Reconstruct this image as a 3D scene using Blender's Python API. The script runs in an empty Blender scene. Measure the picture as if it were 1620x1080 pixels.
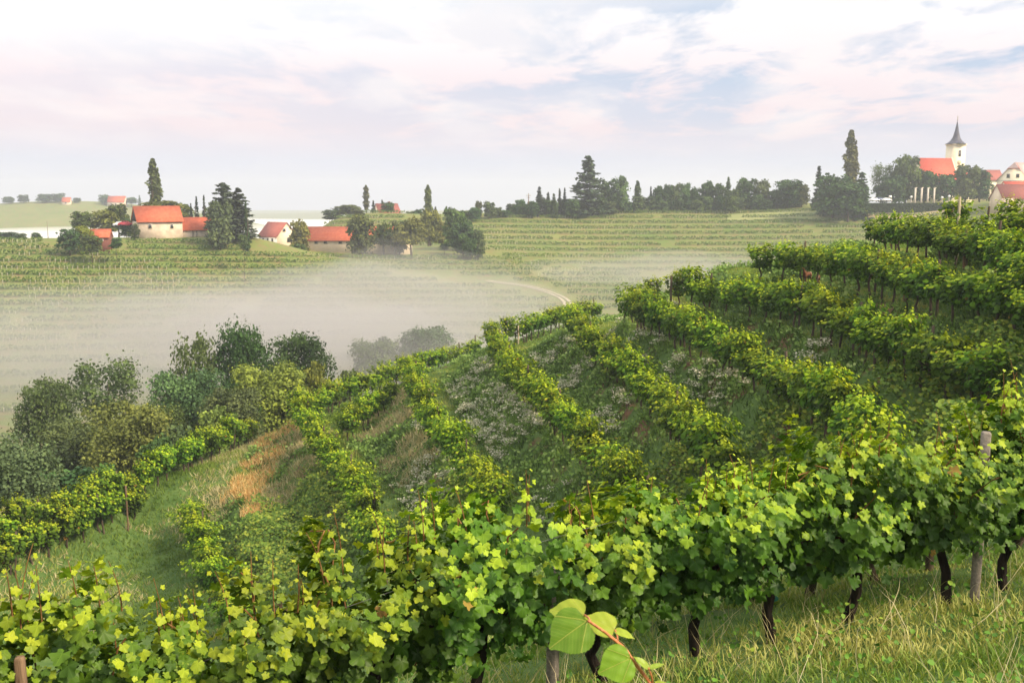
import bpy, bmesh, math, random
import numpy as np
from mathutils import Vector, Matrix, Quaternion
R = math.radians
C = bpy.context.scene.collection
SC = bpy.context.scene
rng = np.random.default_rng(7)
random.seed(7)

# ------------------------------------------------------------------ camera
PITCH = math.atan((540 - 305) / 1575.0)
cam_d = bpy.data.cameras.new('camera')
cam = bpy.data.objects.new('camera', cam_d)
C.objects.link(cam)
cam.location = (0, 0, 0)
cam.rotation_euler = (math.pi / 2 - PITCH, 0, 0)
cam_d.lens = 35.0
cam_d.sensor_width = 36.0
cam_d.clip_start = 0.1
cam_d.clip_end = 12000
cam_d.dof.use_dof = True
cam_d.dof.focus_distance = 5.5
cam_d.dof.aperture_fstop = 9.0
SC.camera = cam

# ------------------------------------------------------------------ world
SUN_EL, SUN_AZ = 40.0, 117.0          # azimuth clockwise from the view direction: to the right, a little behind
w = bpy.data.worlds.new('World')
SC.world = w
w.use_nodes = True
nt = w.node_tree
nt.nodes.clear()
def N(t, **kw):
    n = nt.nodes.new(t)
    for k, v in kw.items():
        setattr(n, k, v)
    return n
def LK(a, b):
    nt.links.new(a, b)
def math_node(op, a, b=None, c=None, clamp=False):
    n = N('ShaderNodeMath', operation=op, use_clamp=clamp)
    for i, v in enumerate((a, b, c)):
        if v is None:
            continue
        if isinstance(v, (int, float)):
            n.inputs[i].default_value = v
        else:
            LK(v, n.inputs[i])
    return n.outputs[0]
def ramp_node(fac, stops, interp='EASE'):
    n = N('ShaderNodeValToRGB')
    n.color_ramp.interpolation = interp
    el = n.color_ramp.elements
    while len(el) < len(stops):
        el.new(0.5)
    for e, (p, c) in zip(el, stops):
        e.position = p
        e.color = (*c, 1)
    LK(fac, n.inputs[0])
    return n.outputs[0]
def mixc(fac, a, b):
    n = N('ShaderNodeMix', data_type='RGBA')
    LK(fac, n.inputs[0]) if not isinstance(fac, (int, float)) else setattr(n.inputs[0], 'default_value', fac)
    for i, v in ((6, a), (7, b)):
        if isinstance(v, tuple):
            n.inputs[i].default_value = (*v, 1)
        else:
            LK(v, n.inputs[i])
    return n.outputs[2]
tc = N('ShaderNodeTexCoord')
sep = N('ShaderNodeSeparateXYZ')
LK(tc.outputs['Generated'], sep.inputs[0])
dx, dy, dz = sep.outputs
dzp = math_node('MAXIMUM', dz, 0.0)
den = math_node('ADD', dzp, 0.10)
cu = math_node('DIVIDE', dx, den)
cv = math_node('DIVIDE', dy, den)
comb = N('ShaderNodeCombineXYZ')
LK(cu, comb.inputs[0]); LK(math_node('MULTIPLY', cv, 0.62), comb.inputs[1])
def noise(scale, detail, dist, off, rough=0.55):
    m = N('ShaderNodeVectorMath', operation='ADD')
    LK(comb.outputs[0], m.inputs[0]); m.inputs[1].default_value = off
    n = N('ShaderNodeTexNoise')
    n.inputs['Scale'].default_value = scale
    n.inputs['Detail'].default_value = detail
    n.inputs['Distortion'].default_value = dist
    n.inputs['Roughness'].default_value = rough
    LK(m.outputs[0], n.inputs['Vector'])
    return n.outputs[0]
base = ramp_node(dzp, [(0.0, (0.395, 0.41, 0.475)), (0.03, (0.42, 0.43, 0.495)), (0.062, (0.535, 0.445, 0.465)),
                       (0.105, (0.565, 0.485, 0.50)), (0.145, (0.61, 0.57, 0.57)), (0.185, (0.66, 0.64, 0.62)), (0.40, (0.90, 0.885, 0.86)), (0.8, (1.12, 1.10, 1.07))], 'LINEAR')
n1 = noise(0.95, 8, 0.4, (3.1, 1.7, 0.4), 0.6)
n2 = noise(2.6, 8, 0.4, (8.2, 4.4, 2.0), 0.6)
n3 = noise(1.5, 7, 0.3, (1.2, 9.4, 5.0))
side = math_node('MULTIPLY_ADD', dx, 1.3, 0.72, clamp=True)            # more cloud towards the right
elevm = ramp_node(dzp, [(0.0, (0, 0, 0)), (0.035, (0.15,) * 3), (0.075, (0.75,) * 3), (0.12, (1, 1, 1)), (0.165, (0.9,) * 3), (0.20, (0.35,) * 3), (0.5, (0.35,) * 3)])
nsum = math_node('ADD', math_node('MULTIPLY', n1, 0.62), math_node('MULTIPLY', n2, 0.38))
patch = math_node('MULTIPLY', math_node('SUBTRACT', nsum, 0.455), 15.0, clamp=True)
patch = math_node('MULTIPLY', math_node('MULTIPLY', patch, side), elevm, clamp=True)
col = mixc(patch, base, (0.295, 0.36, 0.46))
puff = math_node('MULTIPLY', math_node('SUBTRACT', n3, 0.50), 6.0, clamp=True)
puff = math_node('MULTIPLY', math_node('MULTIPLY', puff, elevm), 0.7)
col = mixc(puff, col, (0.60, 0.55, 0.54))
wispy = math_node('MULTIPLY', math_node('SUBTRACT', n2, 0.5), 2.6, clamp=True)
wispy = math_node('MULTIPLY', math_node('MULTIPLY', wispy, elevm), 0.25)
col = mixc(wispy, col, (0.40, 0.385, 0.46))
leftw = math_node('MULTIPLY', math_node('MULTIPLY_ADD', dx, -2.2, 0.25, clamp=True), math_node('MULTIPLY', math_node('SUBTRACT', dzp, 0.115), 16.0, clamp=True), clamp=True)
col = mixc(math_node('MULTIPLY', leftw, math_node('SUBTRACT', 1.0, math_node('MULTIPLY', dzp, 2.5, clamp=True))), col, (0.66, 0.645, 0.62))
sky = N('ShaderNodeTexSky', sky_type='NISHITA')
sky.sun_disc = False
sky.sun_elevation = R(SUN_EL)
sky.sun_rotation = R(SUN_AZ)
bg1 = N('ShaderNodeBackground'); LK(sky.outputs[0], bg1.inputs[0]); bg1.inputs[1].default_value = 0.10
bg2 = N('ShaderNodeBackground'); LK(col, bg2.inputs[0]); bg2.inputs[1].default_value = 1.0
ms = N('ShaderNodeMixShader'); ms.inputs[0].default_value = 0.93
LK(bg1.outputs[0], ms.inputs[1]); LK(bg2.outputs[0], ms.inputs[2])
wo = N('ShaderNodeOutputWorld'); LK(ms.outputs[0], wo.inputs[0])

# ------------------------------------------------------------------ sun, exposure
sd = bpy.data.lights.new('sun', 'SUN')
sd.energy = 4.2
sd.angle = R(12)
sd.color = (1.0, 0.84, 0.62)
sun = bpy.data.objects.new('sun', sd)
C.objects.link(sun)
_a, _e = R(SUN_AZ), R(SUN_EL)
sun_dir = Vector((math.sin(_a) * math.cos(_e), math.cos(_a) * math.cos(_e), math.sin(_e)))
sun.rotation_euler = sun_dir.to_track_quat('Z', 'Y').to_euler()
SC.view_settings.view_transform = 'Standard'
SC.view_settings.look = 'None'
SC.view_settings.exposure = 0.85
SC.view_settings.gamma = 1.0
cy = SC.cycles
cy.max_bounces = 8
cy.diffuse_bounces = 3
cy.glossy_bounces = 2
cy.transmission_bounces = 4
cy.transparent_max_bounces = 24
cy.volume_bounces = 2
cy.sample_clamp_indirect = 6.0
cy.use_denoising = True

# ------------------------------------------------------------------ helpers
def ray(px, py):
    u = (px - 810) / 1575.0
    v = (540 - py) / 1575.0
    return np.array((u, math.cos(PITCH) + v * math.sin(PITCH), -math.sin(PITCH) + v * math.cos(PITCH)))
def atY(px, py, Y):
    d = ray(px, py)
    return d * (Y / d[1])
def atZ(px, py, z):
    d = ray(px, py)
    return d * (z / d[2])
def project(P):
    P = np.asarray(P, float)
    f = P[..., 1] * math.cos(PITCH) - P[..., 2] * math.sin(PITCH)
    up = P[..., 1] * math.sin(PITCH) + P[..., 2] * math.cos(PITCH)
    return np.stack([810 + 1575 * P[..., 0] / f, 540 - 1575 * up / f], -1)

def meta(o, label=None, cat=None, group=None, kind=None):
    if label: o['label'] = label
    if cat: o['category'] = cat
    if group: o['group'] = group
    if kind: o['kind'] = kind
    return o
def empty(name, loc, rz=0.0, **kw):
    o = bpy.data.objects.new(name, None)
    o.empty_display_size = 0.3
    C.objects.link(o)
    o.location = loc
    o.rotation_euler = (0, 0, rz)
    return meta(o, **kw)
def link_mesh(name, me, parent=None):
    o = bpy.data.objects.new(name, me)
    C.objects.link(o)
    if parent: o.parent = parent
    return o

class Bag:
    """collects faces and links them as ONE mesh"""
    def __init__(s):
        s.V = []; s.F = []; s.T = []; s.n = 0; s.U = []; s.M = []
    def add(s, V, F, tint=0.5, uv=None, mi=0):
        V = np.asarray(V, float).reshape(-1, 3)
        for a in F:
            a = np.asarray(a, int)
            s.F.append(a + s.n)
            s.M.append(np.full(len(a), mi))
        t = np.asarray(tint, float)
        s.T.append(np.full(len(V), t) if t.ndim == 0 else t)
        s.U.append(np.zeros((len(V), 3)) if uv is None else uv)
        s.V.append(V); s.n += len(V)
        return s
    def box(s, c, d, rz=0.0, tint=0.5, taper=1.0, mi=0):
        x, y, z = np.asarray(d) / 2.0
        V = np.array([(-x, -y, -z), (x, -y, -z), (x, y, -z), (-x, y, -z), (-x * taper, -y * taper, z), (x * taper, -y * taper, z), (x * taper, y * taper, z), (-x * taper, y * taper, z)])
        cs, sn = math.cos(rz), math.sin(rz)
        V = np.stack([V[:, 0] * cs - V[:, 1] * sn, V[:, 0] * sn + V[:, 1] * cs, V[:, 2]], -1) + np.asarray(c)
        return s.add(V, [[(0, 3, 2, 1), (4, 5, 6, 7), (0, 1, 5, 4), (1, 2, 6, 5), (2, 3, 7, 6), (3, 0, 4, 7)]], tint, mi=mi)
    def tube(s, pts, rad, sides=6, tint=0.5, cap=True):
        pts = np.asarray(pts, float)
        n = len(pts)
        rad = np.broadcast_to(np.asarray(rad, float), (n,))
        tg = np.gradient(pts, axis=0)
        tg /= np.linalg.norm(tg, axis=1)[:, None] + 1e-9
        ref = np.array((0.31, 0.87, 0.12))
        A = np.cross(tg, ref); A /= np.linalg.norm(A, axis=1)[:, None] + 1e-9
        B = np.cross(tg, A)
        th = np.arange(sides) * 2 * math.pi / sides
        V = pts[:, None, :] + rad[:, None, None] * (np.cos(th)[None, :, None] * A[:, None, :] + np.sin(th)[None, :, None] * B[:, None, :])
        V = V.reshape(-1, 3)
        i = np.arange(n - 1)[:, None] * sides; j = np.arange(sides)[None, :]; j2 = (j + 1) % sides
        q = np.stack([i + j, i + j2, i + sides + j2, i + sides + j], -1).reshape(-1, 4)
        F = [q]
        if cap:
            F.append(np.array([list(range(sides))[::-1]])); F.append(np.array([list(range((n - 1) * sides, n * sides))]))
        return s.add(V, F, tint)
    def lathe(s, prof, c=(0, 0, 0), sides=12, tint=0.5, phase=0.0):
        prof = np.asarray(prof, float); n = len(prof)
        th = np.arange(sides) * 2 * math.pi / sides + phase
        V = np.stack([prof[:, None, 0] * np.cos(th), prof[:, None, 0] * np.sin(th), np.repeat(prof[:, None, 1], sides, 1)], -1).reshape(-1, 3) + np.asarray(c)
        i = np.arange(n - 1)[:, None] * sides; j = np.arange(sides)[None, :]; j2 = (j + 1) % sides
        q = np.stack([i + j, i + j2, i + sides + j2, i + sides + j], -1).reshape(-1, 4)
        return s.add(V, [q, np.array([list(range(sides))[::-1]]), np.array([list(range((n - 1) * sides, n * sides))])], tint)
    def mesh(s, name, mats, smooth=False):
        me = bpy.data.meshes.new(name)
        V = np.concatenate(s.V)
        me.vertices.add(len(V))
        me.vertices.foreach_set('co', V.astype(np.float32).ravel())
        loops = np.concatenate([a.ravel() for a in s.F])
        tot = np.concatenate([np.full(len(a), a.shape[1]) for a in s.F])
        st = np.concatenate([[0], np.cumsum(tot)[:-1]])
        me.loops.add(len(loops)); me.loops.foreach_set('vertex_index', loops.astype(np.int32))
        me.polygons.add(len(tot))
        me.polygons.foreach_set('loop_start', st.astype(np.int32))
        me.polygons.foreach_set('loop_total', tot.astype(np.int32))
        me.polygons.foreach_set('material_index', np.concatenate(s.M).astype(np.int32))
        if smooth:
            me.polygons.foreach_set('use_smooth', np.ones(len(tot), bool))
        a = me.attributes.new('tint', 'FLOAT', 'POINT')
        a.data.foreach_set('value', np.concatenate(s.T).astype(np.float32))
        U = np.concatenate(s.U)
        if np.any(U):
            b = me.attributes.new('leafpos', 'FLOAT_VECTOR', 'POINT')
            b.data.foreach_set('vector', U.astype(np.float32).ravel())
        me.update(calc_edges=True)
        me.validate()
        for m in (mats if isinstance(mats, (list, tuple)) else [mats]):
            me.materials.append(m)
        return me
    def build(s, name, mats, parent=None, smooth=False):
        return link_mesh(name, s.mesh(name, mats, smooth), parent)

def norm(a):
    return a / (np.linalg.norm(a, axis=-1, keepdims=True) + 1e-9)
def frames(nrm, axis):
    """columns: side, axis (leaf length), normal"""
    n = norm(nrm)
    a = axis - (axis * n).sum(-1, keepdims=True) * n
    a = norm(a)
    return np.stack([np.cross(a, n), a, n], -1)
def scatter(bag, TV, TF, pos, Rm, sc, tint, mi=0, veins=False):
    k = len(TV); n = len(pos)
    sc = np.asarray(sc, float)
    if sc.ndim == 1: sc = np.repeat(sc[:, None], 3, 1)
    V = np.einsum('nij,nkj->nki', Rm, TV[None] * sc[:, None, :]) + pos[:, None, :]
    off = (np.arange(n) * k)[:, None, None]
    F = [(np.asarray(f)[None] + off).reshape(-1, np.asarray(f).shape[1]) for f in TF]
    bag.add(V.reshape(-1, 3), F, np.repeat(tint, k), uv=np.tile(TV, (n, 1)) if veins else None, mi=mi)
# leaf templates (length along +y from the stalk, blade in xy)
def grape_leaf(seed, fine=True):
    r = np.random.default_rng(seed)
    n = 30 if fine else 10
    th = np.linspace(-math.pi + 0.22, math.pi - 0.22, n)       # 0 = tip
    lob = r.uniform(.05, .13); rad = 0.60 + lob * np.cos(5 * th * 0.98) + 0.03 * np.cos(th) + (0.045 * np.cos(19 * th) if fine else 0)
    rad *= 1.0 - 0.12 * np.abs(th) / math.pi
    if not fine: rad = 0.58 + 0.07 * np.cos(5 * th)
    x = np.sin(th) * rad * 0.98; y = np.cos(th) * rad + 0.30
    z = r.uniform(-.7, .25) * (x ** 2) - r.uniform(.05, .5) * (y - 0.3) ** 2 + 0.07 * np.sin(5 * th + r.uniform(0, 6)) + r.uniform(-.05, .48) * np.abs(x)
    V = np.concatenate([[(0, 0.22, 0.05)], np.stack([x, y, z], -1)])
    F = [(0, i + 1, i) for i in range(1, n)]
    return V, [np.array(F)]
HEXV = np.array([(0, 0, 0), (0.42, 0.25, 0.08), (0.36, 0.75, 0.02), (0, 1.0, -0.14), (-0.36, 0.75, 0.02), (-0.42, 0.25, 0.08)], float)
HEXF = [np.array([(0, 1, 2, 3), (0, 3, 4, 5)])]
GL = [grape_leaf(i) for i in range(8)]
GLC = [grape_leaf(i + 10, False) for i in range(3)]

# ------------------------------------------------------------------ materials
class Mat:
    def __init__(s, name):
        s.m = bpy.data.materials.new(name); s.m.use_nodes = True
        s.t = s.m.node_tree; s.t.nodes.clear()
        s.out = s.n('ShaderNodeOutputMaterial')
    def n(s, t, **kw):
        x = s.t.nodes.new(t)
        for k, v in kw.items(): setattr(x, k, v)
        return x
    def l(s, a, b): s.t.links.new(a, b)
    def mix(s, f, a, b, blend='MIX'):
        x = s.n('ShaderNodeMix', data_type='RGBA', blend_type=blend)
        for i, v in ((0, f), (6, a), (7, b)):
            if isinstance(v, (int, float)): x.inputs[i].default_value = v
            elif isinstance(v, tuple): x.inputs[i].default_value = (*v, 1)
            else: s.l(v, x.inputs[i])
        return x.outputs[2]
    def math(s, op, a, b=None, clamp=False):
        x = s.n('ShaderNodeMath', operation=op, use_clamp=clamp)
        for i, v in enumerate((a, b)):
            if v is None: continue
            if isinstance(v, (int, float)): x.inputs[i].default_value = v
            else: s.l(v, x.inputs[i])
        return x.outputs[0]
    def noise(s, scale, detail=4, rough=0.6, coord='Object', stretch=None, fac=True):
        tc = s.n('ShaderNodeTexCoord')
        v = tc.outputs[coord]
        if stretch:
            mp = s.n('ShaderNodeMapping'); mp.inputs['Scale'].default_value = stretch
            s.l(v, mp.inputs[0]); v = mp.outputs[0]
        x = s.n('ShaderNodeTexNoise')
        x.inputs['Scale'].default_value = scale; x.inputs['Detail'].default_value = detail; x.inputs['Roughness'].default_value = rough
        s.l(v, x.inputs['Vector'])
        return x.outputs[0]
    def contrast(s, f, lo, hi):
        x = s.n('ShaderNodeMapRange', clamp=True)
        x.inputs[1].default_value = lo; x.inputs[2].default_value = hi
        s.l(f, x.inputs[0])
        return x.outputs[0]
    def attr(s, name, out='Fac'):
        return s.n('ShaderNodeAttribute', attribute_name=name).outputs[out]
    def surf(s, colr, rough=0.8, spec=0.3, bump=None, bstr=0.4, bdist=0.02):
        p = s.n('ShaderNodeBsdfPrincipled')
        if isinstance(colr, tuple): p.inputs['Base Color'].default_value = (*colr, 1)
        else: s.l(colr, p.inputs['Base Color'])
        p.inputs['Roughness'].default_value = rough
        p.inputs['Specular IOR Level'].default_value = spec
        if bump is not None:
            b = s.n('ShaderNodeBump'); b.inputs['Strength'].default_value = bstr; b.inputs['Distance'].default_value = bdist
            s.l(bump, b.inputs['Height']); s.l(b.outputs[0], p.inputs['Normal'])
        s.l(p.outputs[0], s.out.inputs[0])
        s.p = p
        return s.m

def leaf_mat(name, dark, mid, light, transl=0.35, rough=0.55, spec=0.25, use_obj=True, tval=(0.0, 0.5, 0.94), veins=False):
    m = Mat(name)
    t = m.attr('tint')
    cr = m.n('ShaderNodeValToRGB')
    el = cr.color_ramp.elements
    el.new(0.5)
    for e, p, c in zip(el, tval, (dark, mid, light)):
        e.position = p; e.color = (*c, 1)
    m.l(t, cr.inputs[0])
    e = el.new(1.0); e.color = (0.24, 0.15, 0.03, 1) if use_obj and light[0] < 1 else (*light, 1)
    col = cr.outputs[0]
    if veins:
        sp_ = m.n('ShaderNodeSeparateXYZ'); m.l(m.attr('leafpos', 'Vector'), sp_.inputs[0])
        yy_ = m.math('SUBTRACT', sp_.outputs[1], 0.16)
        a_ = m.math('ARCTAN2', sp_.outputs[0], yy_)
        rr_ = m.math('SQRT', m.math('ADD', m.math('MULTIPLY', sp_.outputs[0], sp_.outputs[0]), m.math('MULTIPLY', yy_, yy_)))
        vn_ = m.math('MULTIPLY', m.math('ABSOLUTE', m.math('SINE', m.math('MULTIPLY', a_, 2.5))), rr_)
        col = m.mix(m.math('MULTIPLY', m.math('SUBTRACT', 1.0, m.contrast(vn_, 0.01, 0.07)), 0.5), col, m.mix(1.0, col, (1.9, 1.7, 2.2), 'MULTIPLY'))
        col = m.mix(m.contrast(m.noise(9, 3), .58, .8), col, m.mix(1.0, col, (.62, .68, .7), 'MULTIPLY'))
    oi = m.n('ShaderNodeObjectInfo')
    if use_obj:
        col = m.mix(1.0, col, oi.outputs['Color'], 'MULTIPLY')
    hv = m.n('ShaderNodeHueSaturation')
    m.l(col, hv.inputs['Color'])
    m.l(m.math('ADD', m.math('MULTIPLY', oi.outputs['Random'], 0.03), 0.485), hv.inputs['Hue'])
    m.l(m.math('ADD', m.math('MULTIPLY', oi.outputs['Random'], 0.3), 0.85), hv.inputs['Value'])
    col = hv.outputs[0]
    p = m.n('ShaderNodeBsdfPrincipled')
    m.l(col, p.inputs['Base Color'])
    p.inputs['Roughness'].default_value = rough
    p.inputs['Specular IOR Level'].default_value = spec
    tr = m.n('ShaderNodeBsdfTranslucent')
    m.l(m.mix(1.0, col, (1.15, 1.1, 0.55), 'MULTIPLY'), tr.inputs[0])
    mx = m.n('ShaderNodeMixShader'); mx.inputs[0].default_value = transl
    m.l(p.outputs[0], mx.inputs[1]); m.l(tr.outputs[0], mx.inputs[2])
    m.l(mx.outputs[0], m.out.inputs[0])
    return m.m
def noisy(name, c1, c2, scale=3.0, rough=0.85, spec=0.25, stretch=None, bstr=0.3, bdist=0.02, detail=5, lo=0.35, hi=0.65):
    m = Mat(name)
    f = m.contrast(m.noise(scale, detail, stretch=stretch), lo, hi)
    return m.surf(m.mix(f, c1, c2), rough, spec, f, bstr, bdist)

M = {}
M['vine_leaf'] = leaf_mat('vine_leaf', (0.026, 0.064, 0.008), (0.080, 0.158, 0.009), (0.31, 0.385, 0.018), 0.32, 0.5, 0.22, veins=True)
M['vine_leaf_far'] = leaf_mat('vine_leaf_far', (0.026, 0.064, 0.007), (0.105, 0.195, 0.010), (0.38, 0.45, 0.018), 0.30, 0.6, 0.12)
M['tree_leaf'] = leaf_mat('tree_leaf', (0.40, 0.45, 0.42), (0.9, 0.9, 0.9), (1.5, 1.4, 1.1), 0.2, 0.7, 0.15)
M['weed'] = leaf_mat('weed', (0.035, 0.078, 0.016), (0.145, 0.275, 0.050), (0.34, 0.45, 0.15), 0.2, 0.7, 0.15, False)
M['grass'] = leaf_mat('grass', (0.055, 0.125, 0.018), (0.155, 0.25, 0.036), (0.40, 0.40, 0.12), 0.25, 0.6, 0.2, False)
M['lush'] = leaf_mat('lush', (0.04, 0.10, 0.012), (0.115, 0.215, 0.024), (0.30, 0.36, 0.045), 0.25, 0.6, 0.2, False)
M['dry'] = leaf_mat('dry', (0.32, 0.14, 0.05), (0.50, 0.30, 0.14), (0.62, 0.48, 0.26), 0.2, 0.8, 0.1, False)
M['tan'] = leaf_mat('tan', (0.20, 0.20, 0.08), (0.46, 0.40, 0.21), (0.66, 0.59, 0.38), 0.2, 0.8, 0.1, False)
M['flower'] = leaf_mat('flower', (0.20, 0.23, 0.11), (0.36, 0.37, 0.25), (0.60, 0.58, 0.44), 0.2, 0.8, 0.1, False)
M['bark'] = noisy('bark', (0.008, 0.006, 0.005), (0.035, 0.026, 0.020), 14, 0.95, 0.1, (1, 1, 0.25), 0.8, 0.02)
M['bark_far'] = noisy('bark_far', (0.04, 0.03, 0.022), (0.11, 0.085, 0.06), 3, 0.95, 0.1, (1, 1, 0.3))
M['cane'] = noisy('cane', (0.10, 0.045, 0.015), (0.22, 0.12, 0.04), 20, 0.8, 0.2)
M['concrete'] = noisy('concrete', (0.13, 0.115, 0.10), (0.24, 0.205, 0.17), 30, 0.9, 0.2, None, 0.5, 0.005)
M['old_wood'] = noisy('old_wood', (0.08, 0.05, 0.032), (0.20, 0.13, 0.08), 18, 0.9, 0.1, (3, 3, 0.2), 0.5, 0.005)
M['pale_wood'] = noisy('pale_wood', (0.26, 0.21, 0.15), (0.45, 0.38, 0.27), 14, 0.9, 0.1, (3, 3, 0.2))
M['wire'] = Mat('wire').surf((0.10, 0.10, 0.10), 0.5, 0.5)

# ------------------------------------------------------------------ the lie of the land
# each vine row follows a contour; ground line of the row in survey points and its level below the eye
ROWS = [
 ('G', -2.2, [(1500,380),(1550,386),(1660,398)]),
 ('F', -3.3, [(1380,398),(1440,410),(1498,423),(1540,434),(1620,462),(1690,490)]),
 ('E', -4.8, [(1196,442),(1252,447),(1310,456),(1358,467),(1420,486),(1484,507),(1560,524),(1617,545),(1700,580)]),
 ('D', -6.7, [(1066,487),(1130,499),(1188,508),(1241,518),(1285,535),(1340,560),(1395,590),(1442,616),(1490,632),(1545,655),(1600,690)]),
 ('C', -8.4, [(986,512),(1004,522),(1065,548),(1113,574),(1157,599),(1202,628),(1245,655),(1290,690),(1340,735),(1400,790)]),
 ('B', -10.5, [(900,528),(915,548),(946,585),(974,606),(1016,645),(1058,690),(1097,740),(1139,790),(1190,850)]),
 ('A', -12.2, [(778,557),(790,590),(813,628),(854,662),(876,692),(910,726),(946,766),(981,808),(1010,850)]),
 ('Z', -14.3, [(648,606),(656,640),(672,682),(706,730),(730,765),(756,806),(785,860)]),
 ('Y', -16.3, [(474,668),(486,700),(510,738),(548,782),(568,822),(590,868),(610,930)]),
 ('X', -19.6, [(305,838),(316,870),(330,915),(350,970),(365,1030)]),
 ('S', -15.4, [(545,688),(565,672),(590,655),(622,630)]),
 ('Yw', -16.3, [(490,668),(528,650),(565,638),(602,626),(645,608),(690,592),(720,579),(757,571)]),
 ('Aw', -12.2, [(800,551),(835,540),(880,525),(915,514),(948,508)]),
 ('Cw', -8.4, [(1006,500),(1030,492),(1046,489)]),
 ('V', -18.3, [(398,704),(330,731),(250,768),(190,792),(130,815),(60,842),(0,866),(-80,905)]),
 ('W', -20.0, [(222,832),(160,858),(100,884),(40,912),(-30,945),(-120,990)]),
]
LEVELS = np.array([-2.2, -3.3, -4.8, -6.7, -8.4, -10.5, -12.2, -14.3, -16.3, -18.3, -20.0])[::-1]
CTRL = []
ROW3 = {}
for key, z, pts in ROWS:
    p3 = np.array([atZ(px, py, z) for px, py in pts])
    ROW3[key] = p3
    L = np.concatenate([[0], np.cumsum(np.linalg.norm(np.diff(p3, axis=0), axis=1))])
    n = max(2, int(L[-1] / 3.0))
    for q in np.linspace(0, L[-1], n):
        CTRL.append([np.interp(q, L, p3[:, k]) for k in range(3)])
# foreground terrace, trunk feet of the first row: pixel, depth, level
FRONT = [(-90, 4.9, -4.15), (90, 5.25, -4.05), (250, 5.45, -3.95), (420, 5.7, -3.85), (590, 6.0, -3.72), (760, 6.35, -3.58), (945, 6.75, -3.5),
         (1105, 7.0, -3.46), (1225, 7.25, -3.42), (1355, 7.6, -3.40), (1500, 8.0, -3.42), (1595, 8.25, -3.42), (1700, 8.5, -3.40)]
for px, Y, z in FRONT:
    CTRL.append((atY(px, 700, Y)[0], Y, z))
SECOND = [(1010, 8.7, -3.95), (1190, 9.2, -3.98), (1285, 9.5, -4.0), (1388, 9.8, -4.0), (1474, 10.2, -4.02), (1612, 10.6, -3.95), (1720, 10.9, -3.95)]
for px, Y, z in SECOND:
    CTRL.append((atY(px, 700, Y)[0], Y, z))
CTRL += [(-3, -4, -1.3), (4, -4, -1.1), (0, 0, -1.75), (3, 0, -1.7), (-3, 0, -2.0), (-2, 3, -2.9), (0.2, 3, -2.35), (3, 3.4, -2.1), (5, 5, -2.25), (2.2, 5.0, -2.9), (3.2, 6.0, -3.02), (4.4, 6.2, -2.95),
         (7, 6, -2.4), (9, 2, -1.3), (14, 6, -1.5), (20, 12, -1.6), (-8, 0, -2.8), (-10, 6, -5.0), (12, 12, -3.1),
         (5, 14, -5.2), (0, 14, -6.5), (-6, 13, -7.5), (-14, 14, -9), (-20, 22, -14), (10.3, 20, -5.3), (13.2, 27, -5.8), (16, 20, -4.2), (24, 26, -3.3),
         (-8, 21, -11.2), (-12, 30, -15.6), (-16, 40, -20.2), (-21, 47, -21.4), (-30, 36, -21), (-42, 44, -23), (0, 22, -9.5), (5, 22, -8.2), (5, 29, -10.0), (0, 32, -13.2), (-5, 36, -15.6),
         (-19.5, 52.5, -20.6), (-16, 47, -20.6), (28, 34, -2.6), (34, 44, -1.4), (45, 30, -1.2), (60, 60, -0.5)]
# behind the crest: the far flank drops to the trees
CTRL += [tuple(atY(px, py, Y)) for px, py, Y in [(30, 900, 62), (100, 850, 68), (200, 800, 75), (330, 740, 84), (430, 705, 86), (500, 690, 92), (620, 650, 100), (760, 615, 112), (900, 570, 118), (1020, 530, 112), (1150, 490, 95), (1250, 468, 85), (1420, 420, 78), (1560, 395, 80)]]
# valley and the far hillside
FAR = [(-250,640,150),(50,655,150),(250,610,168),(450,585,182),(600,555,195),(720,520,215),(890,470,262),(1000,445,300),(1100,415,335),(1200,398,350),(1400,385,335),(1600,380,310),
       (-200,500,205),(0,485,214),(200,455,230),(400,437,250),(600,425,274),(800,412,315),
       (-200,385,245),(0,384,247),(60,377,256),(150,384,250),(250,376,262),(330,378,262),(390,380,262),(420,399,296),(490,404,300),(560,405,302),(650,406,304),(740,407,307),(440,391,311),(560,396,318),(650,397,318),(700,388,330),
       (790,352,385),(860,342,400),(930,340,404),(1050,334,410),(1200,330,415),(1330,336,388),(1440,331,395),(1500,322,430),(1600,322,380),(1380,322,420),
       (900,382,366),(1100,372,374),(1250,362,376),(1380,352,378),(1500,350,370),(600,349,425),(550,350,420),(680,346,430),(520,352,400),
       (760,443,283),(830,452,275),(897,480,252)]
CTRL += [tuple(atY(*f)) for f in FAR]
CTRL += [(-150, 300, -24), (-90, 310, -26), (-60, 335, -24), (-40, 365, -19), (-120, 360, -45), (-110, 400, -46), (-40, 490, -30), (40, 480, -16), (120, 480, -9), (220, 480, -4), (260, 380, -4), (200, 300, -6),
         (160, 200, -10), (110, 130, -6), (120, 90, -2), (-170, 200, -31), (-200, 260, -18), (-130, 120, -33), (-80, 100, -31), (-60, 70, -26), (-240, 330, -35), (300, 420, -2), (-300, 150, -36),
         (-160, 430, -52), (-150, 520, -58), (-60, 520, -50), (60, 525, -34), (200, 525, -18), (320, 520, -12), (-320, 520, -58), (-320, 420, -52), (325, 300, -4), (-320, 250, -38), (325, 100, -4), (-320, 60, -38), (0, -30, 3), (150, -30, 3), (-150, -30, -20)]
CTRL = np.array(CTRL, float)
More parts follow.
